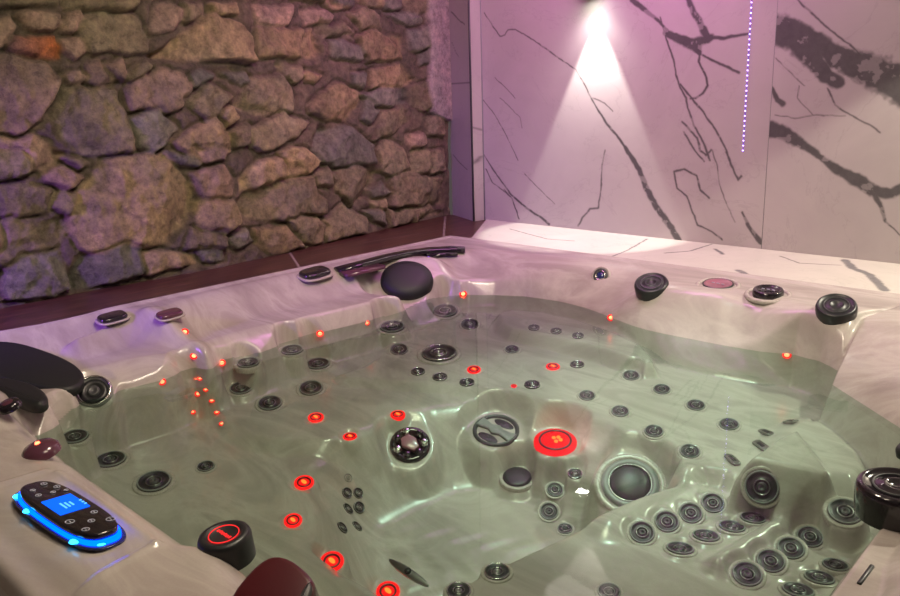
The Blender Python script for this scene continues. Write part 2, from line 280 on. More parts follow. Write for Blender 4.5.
VEINS = [
 (0.0053,0.0066,[(-0.179, 0.945), (-0.133, 0.889), (-0.087, 0.838), (-0.057, 0.841), (-0.04, 0.861), (0.0, 0.862), (0.084, 0.818), (0.165, 0.772), (0.234, 0.727), (0.291, 0.695), (0.327, 0.673), (0.358, 0.632), (0.398, 0.569), (0.429, 0.52)]),
 (0.0088,0.0131,[(0.429, 0.52), (0.484, 0.451), (0.523, 0.414), (0.572, 0.358)]),
 (0.0175,0.0284,[(0.572, 0.358), (0.64, 0.271), (0.679, 0.188)]),
 (0.0284,0.0284,[(0.679, 0.188), (0.717, 0.129), (0.787, 0.05), (0.829, -0.007)]),
 (0.0044,0.0044,[(0.413, 0.557), (0.472, 0.536), (0.511, 0.503)]),
 (0.0219,0.0088,[(0.588, 0.927), (0.647, 0.884), (0.713, 0.835), (0.749, 0.796)]),
 (0.0219,0.0437,[(0.736, 0.793), (0.8, 0.767), (0.85, 0.745)]),
 (0.0437,0.0306,[(0.85, 0.745), (0.882, 0.751), (0.924, 0.762)]),
 (0.0219,0.0306,[(0.826, 0.904), (0.852, 0.859), (0.883, 0.811), (0.908, 0.77)]),
 (0.0175,0.0088,[(0.924, 0.762), (0.979, 0.758), (1.035, 0.765), (1.064, 0.766)]),
 (0.0525,0.0175,[(0.87, 0.737), (0.884, 0.708)]),
 (0.0088,0.0088,[(0.884, 0.708), (0.881, 0.679), (0.907, 0.638), (0.921, 0.594), (0.903, 0.566), (0.875, 0.548), (0.851, 0.545)]),
 (0.0088,0.0109,[(0.896, 0.703), (0.945, 0.676), (0.984, 0.66), (1.039, 0.633)]),
 (0.0066,0.0088,[(0.713, 0.853), (0.751, 0.748), (0.778, 0.691), (0.789, 0.635), (0.808, 0.587), (0.834, 0.549), (0.844, 0.511), (0.872, 0.448), (0.912, 0.384), (0.944, 0.317)]),
 (0.0088,0.0066,[(0.807, 0.601), (0.851, 0.552), (0.902, 0.503), (0.945, 0.448), (0.979, 0.4), (1.005, 0.356), (1.019, 0.32)]),
 (0.0088,0.0088,[(0.822, 0.459), (0.856, 0.429), (0.887, 0.399), (0.901, 0.354), (0.927, 0.336), (0.946, 0.355)]),
 (0.0066,0.0066,[(0.832, 0.421), (0.868, 0.368), (0.894, 0.338), (0.92, 0.313)]),
 (0.0044,0.0044,[(0.95, 0.355), (0.973, 0.299), (0.984, 0.236), (1.007, 0.18), (1.034, 0.125), (1.056, 0.088)]),
 (0.0088,0.0088,[(0.796, 0.266), (0.838, 0.279), (0.894, 0.254), (0.909, 0.201), (0.947, 0.172)]),
 (0.0079,0.0066,[(0.796, 0.266), (0.811, 0.203), (0.856, 0.174), (0.879, 0.121), (0.907, 0.064), (0.966, 0.042), (1.008, 0.015)]),
 (0.0088,0.0088,[(1.006, 0.349), (1.032, 0.298), (1.058, 0.247), (1.069, 0.262)]),
 (0.0088,0.0219,[(1.081, 0.128), (1.107, 0.081), (1.14, 0.043), (1.16, 0.022)]),
 (0.0044,0.0044,[(-0.202, 0.564), (-0.13, 0.5), (-0.053, 0.391), (0.01, 0.288)]),
 (0.0066,0.0131,[(-0.196, 0.305), (-0.136, 0.232), (-0.04, 0.133), (0.055, 0.069), (0.147, 0.03), (0.186, 0.006)]),
 (0.0088,0.0066,[(-0.076, 0.145), (-0.028, 0.11), (0.013, 0.015)]),
 (0.0066,0.0044,[(-0.186, 0.239), (-0.149, 0.179), (-0.064, 0.132)]),
 (0.0039,0.0039,[(-0.12, 0.657), (-0.044, 0.601), (-0.004, 0.565)]),
 (0.0035,0.0035,[(-0.092, 0.567), (0.024, 0.481), (0.035, 0.432)]),
 (0.0088,0.0053,[(0.344, 0.011), (0.365, 0.048), (0.405, 0.09), (0.446, 0.098), (0.46, 0.176), (0.463, 0.277), (0.476, 0.344)]),
 (0.0039,0.0039,[(0.05, 0.226), (0.136, 0.157), (0.219, 0.099)]),
 (0.105,0.0788,[(1.167, 0.779), (1.231, 0.741), (1.268, 0.7)]),
 (0.0788,0.0437,[(1.268, 0.7), (1.304, 0.659), (1.341, 0.614), (1.385, 0.587)]),
 (0.0437,0.0788,[(1.211, 0.789), (1.267, 0.752), (1.323, 0.709), (1.378, 0.668)]),
 (0.0788,0.1313,[(1.378, 0.668), (1.449, 0.639), (1.528, 0.604), (1.604, 0.565)]),
 (0.0066,0.0066,[(1.232, 0.865), (1.282, 0.815), (1.345, 0.759), (1.412, 0.707), (1.446, 0.674)]),
 (0.0057,0.0053,[(1.354, 0.571), (1.381, 0.515), (1.432, 0.482), (1.497, 0.449), (1.53, 0.427)]),
 (0.0131,0.0219,[(1.163, 0.577), (1.184, 0.535), (1.206, 0.521)]),
 (0.0035,0.0035,[(1.17, 0.678), (1.222, 0.629), (1.277, 0.58)]),
 (0.0035,0.0035,[(1.257, 0.581), (1.253, 0.541), (1.312, 0.482), (1.352, 0.479)]),
 (0.0035,0.0035,[(1.18, 0.483), (1.251, 0.472), (1.312, 0.482), (1.416, 0.479)]),
 (0.0612,0.0394,[(1.166, 0.434), (1.206, 0.424), (1.271, 0.39)]),
 (0.035,0.0219,[(1.271, 0.39), (1.35, 0.34)]),
 (0.0219,0.0481,[(1.35, 0.34), (1.406, 0.298), (1.47, 0.267)]),
 (0.0481,0.035,[(1.47, 0.267), (1.523, 0.236), (1.582, 0.226), (1.629, 0.258)]),
 (0.0219,0.0088,[(1.519, 0.239), (1.552, 0.191), (1.575, 0.132)]),
 (0.0066,0.0044,[(1.575, 0.132), (1.622, 0.093)]),
]
LEDGE_VEINS = [
 (0.0297,0.0297,[(1.469, 0.42), (1.531, 0.304), (1.599, 0.241), (1.651, 0.141), (1.699, 0.049)]),
 (0.0149,0.0149,[(1.026, 0.363), (1.091, 0.29)]),
 (0.0223,0.0223,[(1.248, 0.066), (1.294, 0.024)]),
 (0.0089,0.0089,[(0.787, 0.036), (0.772, 0.166), (0.712, 0.411)]),
 (0.0074,0.0074,[(0.084, 0.302), (0.233, 0.242), (0.375, 0.188), (0.493, 0.211)]),
 (0.0111,0.0074,[(0.913, 0.191), (0.969, 0.276), (0.972, 0.451)]),
 (0.0074,0.0074,[(1.268, 0.367), (1.367, 0.287), (1.483, 0.328)]),
]
# ------------------------------------------------------------------ helpers
def link(o):
    COL.objects.link(o); return o
def tag(o, label=None, cat=None, group=None, kind=None):
    if label: o['label'] = label
    if cat: o['category'] = cat
    if group: o['group'] = group
    if kind: o['kind'] = kind
    return o
def empty(name, loc, label, cat, group=None):
    o = link(bpy.data.objects.new(name, None)); o.location = loc; o.empty_display_size = .1
    return tag(o, label, cat, group)
def put(name, me, mat=None, parent=None, M=None):
    if mat is not None and not me.materials: me.materials.append(mat)
    o = link(bpy.data.objects.new(name, me))
    if parent is not None:
        o.parent = parent
        bpy.context.view_layer.update()
        o.matrix_parent_inverse = parent.matrix_world.inverted()
    if M is not None: o.matrix_world = M
    return o
def shade(me, s=True):
    me.polygons.foreach_set('use_smooth', [s]*len(me.polygons)); return me
def pymesh(name, v, f, smooth_=True):
    m = bpy.data.meshes.new(name); m.from_pydata(v, [], f); m.update(); return shade(m, smooth_)
def grid_mesh(name, P, keep=None):
    ny, nx = P.shape[:2]
    a = (np.arange(ny-1)[:, None]*nx+np.arange(nx-1)[None, :]).ravel()
    F = np.stack([a, a+1, a+nx+1, a+nx], 1)
    V = P.reshape(-1, 3)
    if keep is not None:
        F = F[keep.ravel()[F].any(1)]
        used = np.unique(F); mp = np.full(len(V), -1); mp[used] = np.arange(len(used)); F = mp[F]; V = V[used]
    m = bpy.data.meshes.new(name)
    m.vertices.add(len(V)); m.vertices.foreach_set('co', V.astype(np.float32).ravel())
    m.loops.add(len(F)*4); m.loops.foreach_set('vertex_index', F.astype(np.int32).ravel())
    m.polygons.add(len(F)); m.polygons.foreach_set('loop_start', np.arange(len(F), dtype=np.int32)*4)
    m.update(calc_edges=True); m.validate()
    return shade(m)
def color_attr(me, name, C):
    at = me.color_attributes.new(name, 'FLOAT_COLOR', 'POINT')
    at.data.foreach_set('color', np.concatenate([C, np.ones((len(C), 1))], 1).astype(np.float32).ravel())
def lathe(name, prof, n=32, smooth_=True):
    # prof: list of (r, z); closed to the axis where r == 0
    v = []; f = []; rings = []
    for r, z in prof:
        if r == 0: rings.append([len(v)]); v.append((0, 0, z))
        else:
            rings.append(list(range(len(v), len(v)+n)))
            v += [(r*math.cos(2*math.pi*k/n), r*math.sin(2*math.pi*k/n), z) for k in range(n)]
    for a, b in zip(rings, rings[1:]):
        for k in range(n):
            k2 = (k+1) % n
            if len(a) == 1 and len(b) == 1: continue
            if len(a) == 1: f.append((a[0], b[k], b[k2]))
            elif len(b) == 1: f.append((a[k2], a[k], b[0]))
            else: f.append((a[k], b[k], b[k2], a[k2]))
    me = pymesh(name, v, f, smooth_)
    bm = bmesh.new(); bm.from_mesh(me); bmesh.ops.recalc_face_normals(bm, faces=bm.faces); bm.to_mesh(me); bm.free()
    return me
def torus(name, R, r, n=40, m=10, zc=0):
    v = []; f = []
    for i in range(n):
        for j in range(m):
            a = 2*math.pi*i/n; b = 2*math.pi*j/m
            v.append(((R+r*math.cos(b))*math.cos(a), (R+r*math.cos(b))*math.sin(a), zc+r*math.sin(b)))
            f.append((i*m+j, ((i+1) % n)*m+j, ((i+1) % n)*m+(j+1) % m, i*m+(j+1) % m))
    return pymesh(name, v, f)
def join_mesh(name, *mes):
    v = []; f = []
    for m in mes:
        o = len(v); v += [tuple(x.co) for x in m.vertices]; f += [tuple(i+o for i in p.vertices) for p in m.polygons]
    return pymesh(name, v, f)
def moved(me, M):
    m = me.copy(); m.transform(M); return m
def box(name, sx, sy, sz, bev=.0, seg=3, c=(0, 0, 0)):
    bm = bmesh.new(); bmesh.ops.create_cube(bm, size=1)
    bmesh.ops.scale(bm, vec=(sx, sy, sz), verts=bm.verts)
    if bev: bmesh.ops.bevel(bm, geom=bm.edges[:], offset=bev, segments=seg, affect='EDGES', profile=.5)
    bmesh.ops.translate(bm, vec=c, verts=bm.verts)
    me = bpy.data.meshes.new(name); bm.to_mesh(me); bm.free(); return shade(me)
def prism(name, pts, t, bev=.0, seg=3, dome=0):
    # outline in local xy, thickness t upwards, softened edge
    bm = bmesh.new()
    vs = [bm.verts.new((x, y, 0)) for x, y in pts]; fc = bm.faces.new(vs)
    r = bmesh.ops.extrude_face_region(bm, geom=[fc]); top = [g for g in r['geom'] if isinstance(g, bmesh.types.BMVert)]
    bmesh.ops.translate(bm, vec=(0, 0, t), verts=top)
    bmesh.ops.recalc_face_normals(bm, faces=bm.faces)
    if bev:
        ed = [e for e in bm.edges if all(v.co.z > t*.9 for v in e.verts)]
        bmesh.ops.bevel(bm, geom=ed, offset=bev, segments=seg, affect='EDGES', profile=.5)
    if dome:
        R = max(math.hypot(*p) for p in pts)
    me = bpy.data.meshes.new(name); bm.to_mesh(me); bm.free(); return shade(me)
def superellipse(a, b, p=3, n=40):
    return [(a*math.copysign(abs(math.cos(t))**(2/p), math.cos(t)), b*math.copysign(abs(math.sin(t))**(2/p), math.sin(t))) for t in [2*math.pi*k/n for k in range(n)]]
def frame(p, n, up=None, s=(1, 1, 1)):
    n = Vector(n).normalized(); up = Vector(up) if up is not None else Vector((0, 1, 0))
    x = up.cross(n)
    if x.length < 1e-4: x = Vector((1, 0, 0))
    x.normalize(); y = n.cross(x)
    return Matrix.Translation(Vector(p)) @ Matrix(((x.x, y.x, n.x, 0), (x.y, y.y, n.y, 0), (x.z, y.z, n.z, 0), (0, 0, 0, 1))) @ Matrix.Diagonal((*s, 1))
# value noise on numpy arrays
_rng = np.random.RandomState(5); _T = _rng.rand(256, 256)
def vnoise(x, y):
    xi = np.floor(x).astype(int); yi = np.floor(y).astype(int); fx = x-xi; fy = y-yi
    fx = fx*fx*(3-2*fx); fy = fy*fy*(3-2*fy)
    g = lambda i, j: _T[i % 256, j % 256]
    return (g(xi, yi)*(1-fx)+g(xi+1, yi)*fx)*(1-fy)+(g(xi, yi+1)*(1-fx)+g(xi+1, yi+1)*fx)*fy
def fbm(x, y, o=4):
    s = 0; a = .5
    for k in range(o): s = s+a*vnoise(x*2**k+17*k, y*2**k+31*k); a *= .5
    return s
# ------------------------------------------------------------------ materials
class N:
    def __init__(s, name):
        s.m = bpy.data.materials.new(name); s.m.use_nodes = True; s.t = s.m.node_tree; s.t.nodes.clear()
        s.out = s.t.nodes.new('ShaderNodeOutputMaterial')
    def n(s, typ, **kw):
        nd = s.t.nodes.new('ShaderNode'+typ)
        for k, v in kw.items():
            if hasattr(nd, k) and not k.startswith('i_'): setattr(nd, k, v)
            else: nd.inputs[k[2:].replace('_', ' ') if k.startswith('i_') else k].default_value = v
        return nd
    def l(s, a, b): s.t.links.new(a, b)
    def ramp(s, src, stops):
        r = s.n('ValToRGB'); e = r.color_ramp.elements
        while len(e) < len(stops): e.new(.5)
        for k, (p, c) in enumerate(stops): e[k].position = p; e[k].color = (*c, 1)
        s.l(src, r.inputs[0]); return r.outputs[0]
    def mix(s, f, a, b, mode='MIX'):
        m = s.n('Mix', data_type='RGBA', blend_type=mode)
        for v, i in ((f, 0), (a, 6), (b, 7)):
            if isinstance(v, (int, float)): m.inputs[i].default_value = v
            elif isinstance(v, tuple): m.inputs[i].default_value = (*v, 1)
            else: s.l(v, m.inputs[i])
        return m.outputs[2]
    def noise(s, vec, scale, detail=4, rough=.55, dist=0):
        nn = s.n('TexNoise'); nn.inputs['Scale'].default_value = scale; nn.inputs['Detail'].default_value = detail
        nn.inputs['Roughness'].default_value = rough; nn.inputs['Distortion'].default_value = dist
        if vec is not None: s.l(vec, nn.inputs['Vector'])
        return nn.outputs['Fac']
    def bump(s, h, st=.3, d=.01, nrm=None):
        b = s.n('Bump'); b.inputs['Strength'].default_value = st; b.inputs['Distance'].default_value = d; s.l(h, b.inputs['Height'])
        if nrm is not None: s.l(nrm, b.inputs['Normal'])
        return b.outputs[0]
def princ(M, col, rough=.5, metal=0, coat=0, nrm=None, em=None, es=0, spec=.5):
    b = M.n('BsdfPrincipled')
    for v, i in ((col, 'Base Color'), (rough, 'Roughness')):
        if isinstance(v, tuple): b.inputs[i].default_value = (*v, 1)
        elif isinstance(v, (int, float)): b.inputs[i].default_value = v
        else: M.l(v, b.inputs[i])
    b.inputs['Metallic'].default_value = metal; b.inputs['Coat Weight'].default_value = coat; b.inputs['Coat Roughness'].default_value = .06
    b.inputs['Specular IOR Level'].default_value = spec
    if nrm is not None: M.l(nrm, b.inputs['Normal'])
    if em is not None: b.inputs['Emission Color'].default_value = (*em, 1); b.inputs['Emission Strength'].default_value = es
    M.l(b.outputs[0], M.out.inputs[0]); return M.m
def simple(name, col, rough=.5, metal=0, coat=0, grain=.08, scale=60, em=None, es=0):
    M = N(name); tc = M.n('TexCoord').outputs['Object']
    f = M.noise(tc, scale, 3)
    c = M.mix(f, tuple(max(0, v*(1-grain)) for v in col), tuple(min(1, v*(1+grain)) for v in col))
    return princ(M, c, rough, metal, coat, em=em, es=es)
MAT = {}
MAT['black'] = simple('black_plastic', (.018, .019, .021), .38)
MAT['dark'] = simple('dark_grey_plastic', (.05, .053, .055), .42)
MAT['foam'] = simple('charcoal_foam', (.012, .014, .015), .55)
MAT['grey'] = simple('grey_trim_plastic', (.23, .24, .235), .4)
MAT['chrome'] = simple('brushed_steel', (.62, .62, .60), .18, 1)
MAT['steel'] = simple('dull_steel', (.34, .34, .33), .3, 1)
MAT['glossblack'] = simple('gloss_black', (.015, .012, .016), .12, coat=.6)
MAT['wine'] = simple('dark_wine_plastic', (.075, .008, .012), .3, coat=.3)
MAT['smoke'] = simple('smoked_plum_plastic', (.10, .035, .055), .2, coat=.5)
MAT['pinkcap'] = simple('plum_cap', (.30, .12, .16), .3, coat=.3)
def emit(name, col, s):
    M = N(name); e = M.n('Emission'); e.inputs[0].default_value = (*col, 1); e.inputs[1].default_value = s
    M.l(e.outputs[0], M.out.inputs[0]); return M.m
MAT['red'] = emit('red_led', (1, .10, .04), 7)
MAT['redsoft'] = emit('red_lit_lens', (1, .012, .012), 1.1)
MAT['redring'] = emit('red_glow_ring', (1, .010, .010), 1.5)
MAT['orange'] = emit('orange_hot_led', (1, .15, .02), 2.2)
MAT['reddim'] = emit('dim_red_symbol', (1, .03, .03), .9)
MAT['blue'] = emit('blue_light_rim', (.0, .035, 1), 7)
MAT['cyan'] = emit('cyan_light_hotspot', (.02, .45, 1), 5)
MAT['screen'] = emit('blue_screen', (.005, .10, .9), 1.3)
MAT['screenlight'] = emit('screen_symbol', (.08, .35, 1), 1.6)
MAT['violet'] = emit('violet_led', (.45, .28, 1), 6)  # emission for the reflected violet dots and their dim line
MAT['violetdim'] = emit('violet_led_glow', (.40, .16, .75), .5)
MAT['lamp'] = emit('lamp_glass', (1, .97, .9), 40)
MAT['icon'] = simple('pale_symbol', (.5, .52, .62), .5)
MAT['bluejet'] = simple('blue_glass', (.02, .03, .14), .15, coat=.5)

def acrylic():
    M = N('pearl_acrylic'); tc = M.n('TexCoord').outputs['Object']
    mp = M.n('Mapping'); M.l(tc, mp.inputs[0]); mp.inputs['Rotation'].default_value = (0, 0, .6); mp.inputs['Scale'].default_value = (1.2, 3.6, 2.2)
    w = M.noise(mp.outputs[0], 1.5, 5, .6, 1.6)
    f = M.noise(tc, 300, 2)
    c = M.ramp(w, [(.32, (.34, .295, .275)), (.48, (.42, .375, .345)), (.56, (.48, .435, .40)), (.68, (.37, .325, .305))])
    c = M.mix(.06, c, f, 'OVERLAY')
    return princ(M, c, .25, 0, .12)
MAT['acrylic'] = acrylic()
def marble(name, base, vein, rough):
    M = N(name); tc = M.n('TexCoord').outputs['Object']
    at = M.n('VertexColor', layer_name='vein').outputs[0]
    n1 = M.noise(tc, 3, 5, .6, .8); c = M.ramp(n1, [(.3, tuple(v*.90 for v in base)), (.6, base)])
    # faint hair veins
    n2 = M.noise(tc, 2.2, 6, .62, 1.2)
    a = M.n('Math', operation='SUBTRACT'); M.l(n2, a.inputs[0]); a.inputs[1].default_value = .5
    b = M.n('Math', operation='ABSOLUTE'); M.l(a.outputs[0], b.inputs[0])
    h = M.ramp(b.outputs[0], [(0, (.12, .12, .12)), (.008, (0, 0, 0))])
    c = M.mix(h, c, vein)
    grain = M.noise(tc, 40, 5, .7); vv = M.mix(grain, tuple(v*.6 for v in vein), tuple(v*1.35 for v in vein))
    c = M.mix(at, c, vv)
    return princ(M, c, rough, 0, 0)
MAT['marble'] = marble('white_marble_tile', (.41, .375, .36), (.085, .08, .08), .34)
MAT['ledge'] = marble('white_marble_ledge', (.64, .61, .54), (.20, .20, .20), .25)
def stone():
    M = N('rubble_stone'); tc = M.n('TexCoord').outputs['Object']
    at = M.n('VertexColor', layer_name='stone').outputs[0]
    n1 = M.noise(tc, 30, 10, .78); n2 = M.noise(tc, 120, 8, .75); n3 = M.noise(tc, 7, 3, .6)
    c = M.mix(1, at, M.ramp(n1, [(.32, (.42, .42, .40)), (.5, (.95, .94, .9)), (.68, (1.5, 1.45, 1.32))]), 'MULTIPLY')
    c = M.mix(.8, c, M.ramp(n3, [(.35, (.75, .78, .76)), (.65, (1.2, 1.12, 1.02))]), 'MULTIPLY')
    bmp = M.bump(n2, .7, .006); bmp = M.bump(n1, .8, .014, bmp)
    return princ(M, c, .75, 0, 0, nrm=bmp, spec=.35)
MAT['stone'] = stone()
def wood():
    M = N('dark_wood_look_tile'); tc = M.n('TexCoord').outputs['Object']
    mp = M.n('Mapping'); M.l(tc, mp.inputs[0]); mp.inputs['Scale'].default_value = (22, 1.6, 1)
    g = M.noise(mp.outputs[0], 3, 6, .65, .6)
    c = M.ramp(g, [(.3, (.028, .012, .010)), (.5, (.075, .032, .024)), (.7, (.14, .065, .045))])
    at = M.n('VertexColor', layer_name='grout').outputs[0]
    c = M.mix(at, c, (.42, .36, .33))
    return princ(M, c, .35, nrm=M.bump(g, .15, .003))
MAT['wood'] = wood()
def plain(name, col, rough=.6, sc=8, amt=.15):
    M = N(name); tc = M.n('TexCoord').outputs['Object']; n1 = M.noise(tc, sc, 5)
    c = M.mix(n1, tuple(v*(1-amt) for v in col), tuple(min(1, v*(1+amt)) for v in col)); return princ(M, c, rough, nrm=M.bump(n1, .2, .004))
MAT['floor'] = plain('grey_floor_tile', (.12, .10, .09))
MAT['plaster'] = plain('pale_plaster', (.55, .5, .47), .8)
MAT['ceil'] = plain('warm_white_ceiling', (.6, .56, .54), .8)
MAT['skirt'] = plain('taupe_cabinet_panel', (.16, .13, .12), .5)
def cobble():
    M = N('pale_cobble'); tc = M.n('TexCoord').outputs['Object']; n1 = M.noise(tc, 12, 5)
    return princ(M, M.ramp(n1, [(.3, (.2, .17, .14)), (.7, (.42, .37, .31))]), .6)
MAT['cobble'] = cobble()
def water():
    M = N('clear_pool_water'); tc = M.n('TexCoord').outputs['Object']
    n1 = M.noise(tc, 9, 2, .5); n2 = M.noise(tc, 34, 2, .5)
    b = M.bump(n1, .010, .02); b = M.bump(n2, .006, .006, b)
    t = M.n('BsdfTransparent'); t.inputs[0].default_value = (.68, .80, .73, 1)
    g = M.n('BsdfGlossy'); g.inputs['Roughness'].default_value = .015; M.l(b, g.inputs['Normal'])
    fr = M.n('Fresnel'); fr.inputs[0].default_value = 1.33; M.l(b, fr.inputs['Normal'])
    mx = M.n('MixShader'); M.l(fr.outputs[0], mx.inputs[0]); M.l(t.outputs[0], mx.inputs[1]); M.l(g.outputs[0], mx.inputs[2])
    M.l(mx.outputs[0], M.out.inputs[0]); return M.m
MAT['water'] = water()
# ------------------------------------------------------------------ camera
def camera():
    F, yaw, pitch, roll, H, cx, cy = 800.6, .7636, .2486, -.0315, .5887, 2.346, -2.4643
    f = Vector((-math.sin(yaw)*math.cos(pitch), math.cos(yaw)*math.cos(pitch), -math.sin(pitch)))
    r = Vector((math.cos(yaw), math.sin(yaw), 0)); u = r.cross(f)
    r2 = r*math.cos(roll)+u*math.sin(roll); u2 = -r*math.sin(roll)+u*math.cos(roll)
    c = bpy.data.cameras.new('camera'); o = link(bpy.data.objects.new('camera', c))
    c.sensor_width = 36; c.lens = 36*F/900; c.clip_start = .02
    o.matrix_world = Matrix(((r2.x, u2.x, -f.x, cx), (r2.y, u2.y, -f.y, cy), (r2.z, u2.z, -f.z, H), (0, 0, 0, 1))); SC.camera = o
camera()
S = 'structure'
# ------------------------------------------------------------------ stone wall
def wall_x(y):
    return -.285-.015*smooth((-y-.9)/.8)-.165*smooth((y+1.0)/1.5)
def stone_wall():
    ys = np.arange(-2.9, .485, .0055); zs = np.arange(-.02, 1.5, .0055)
    Y, Z = np.meshgrid(ys, zs)
    wy = Y+(fbm(Y*14, Z*14, 3)-.45)*.035; wz = Z+(fbm(Y*14+50, Z*14+9, 3)-.45)*.035
    tags = {'p': (.40, .31, .235), 'o': (.29, .26, .17), 'y': (.42, .345, .205), 'g': (.235, .24, .20), 'r': (.50, .18, .06)}
    stones = [(t, pts) for t, pts in STONES]
    # courses beyond the traced ones
    rr = random.Random(9)
    def rnd(y0, y1, z0, z1):
        z = z0
        while z < z1:
            h = rr.uniform(.08, .2); y = y0
            while y < y1:
                w = rr.uniform(.1, .28); cx, cz = y+w/2, z+h/2
                pts = []
                for k in range(8):
                    a = 2*math.pi*k/8+.2; q = rr.uniform(.82, 1.05)
                    pts.append((cx+w*.5*q*math.copysign(abs(math.cos(a))**.6, math.cos(a)), cz+h*.5*q*math.copysign(abs(math.sin(a))**.6, math.sin(a))))
                stones.append((rr.choice('ppooyg'), pts)); y += w+.02
            z += h+.02
    rnd(-2.95, -1.66, 0, 1.55); rnd(-1.66, .32, .96, 1.55)
    H = (fbm(Y*30, Z*30, 4)-.5)*.022+(fbm(Y*6, Z*6, 2)-.5)*.02
    Cc = np.ones(Y.shape+(3,))*.85*np.array([.20, .17, .13])*(.75+.6*fbm(Y*20, Z*20, 4)[..., None])
    for i, (t, pts) in enumerate(stones):
        a = np.array(pts); lo = a.min(0)-.05; hi = a.max(0)+.05
        m = (Y > lo[0]) & (Y < hi[0]) & (Z > lo[1]) & (Z < hi[1])
        if not m.any(): continue
        yy = wy[m]; zz = wz[m]; sd = poly_sd(yy, zz, [tuple(p) for p in a])-.010
        size = min(hi-lo)-.1
        k = smooth(.5-(sd+.006)/.018)
        ht = .012+.014*rr.random()+.05*min(size, .3)*smooth(-sd/(.35*size+.02))
        c = a.mean(0); tilt = (rr.uniform(-.10, .10), rr.uniform(-.16, .02))
        ht = ht+tilt[0]*(yy-c[0])+tilt[1]*(zz-c[1])
        # broken facets
        th = rr.uniform(0, 6.3); ff = np.maximum(0, (yy-c[0])*math.cos(th)+(zz-c[1])*math.sin(th)-rr.uniform(0, .3)*size)
        ht = ht-ff*rr.uniform(.15, .7)
        ht = ht+(fbm(yy*22+i, zz*22, 5)-.5)*.034+(np.abs(fbm(yy*9+3*i, zz*9, 2)-.45))*-.03
        base = H[m]-.013*smooth(1-np.abs(sd)/.014)
        H[m] = base*(1-k)+ht*k
        bc = np.array(tags[t])*rr.uniform(.82, 1.18)
        if t == 'r':
            g = np.clip((yy-lo[0]-.05)/(hi[0]-lo[0]-.1), 0, 1)[:, None]; bc = np.array((.34, .2, .19))*(1-g)+np.array((.62, .22, .06))*g
        else: bc = bc*np.ones((len(yy), 1))
        v = .7+.65*fbm(yy*16+5*i, zz*16, 4)
        Cc[m] = Cc[m]*(1-k[:, None])+bc*v[:, None]*k[:, None]
    # rough pale plaster beside the corner
    pl = smooth((Y-(.345+.05*(fbm(Z*9, Y*0+3, 3)-.5)+.22*smooth((.52-Z)/.10)))/.012)
    H = H*(1-pl)+.03*pl; Cc = Cc*(1-pl[..., None])+np.array([.50, .45, .44])*pl[..., None]
    X = wall_x(Y)+H
    me = grid_mesh('wall_left', np.stack([X, Y, Z], -1)); color_attr(me, 'stone', Cc.reshape(-1, 3))
    tag(put('wall_left', me, MAT['stone']), kind=S)
stone_wall()
# ------------------------------------------------------------------ marble wall, corner panel, ledge
def vein_mask(U, V, lines, amp=.007):
    wu = U+(fbm(U*40, V*40, 3)-.44)*amp; wv = V+(fbm(U*40+70, V*40+20, 3)-.44)*amp
    m = np.zeros(U.shape)
    for w0, w1, pts in lines:
        L = [0]
        for p, q in zip(pts, pts[1:]): L.append(L[-1]+math.hypot(q[0]-p[0], q[1]-p[1]))
        for k, (p, q) in enumerate(zip(pts, pts[1:])):
            pad = max(w0, w1)+.02
            s = (U > min(p[0], q[0])-pad) & (U < max(p[0], q[0])+pad) & (V > min(p[1], q[1])-pad) & (V < max(p[1], q[1])+pad)
            if not s.any(): continue
            d, t = seg_d(wu[s], wv[s], p, q)
            w = (w0+(w1-w0)*(L[k]+t*(L[k+1]-L[k]))/L[-1])*.5
            w = w*(.75+.5*fbm(U[s]*60, V[s]*60, 2))
            soft = .0022+w*.18
            m[s] = np.maximum(m[s], smooth(.5-(d-w)/(2*soft))*np.minimum(1, .38+w/.0035))
    return m
SEAM = 1.163
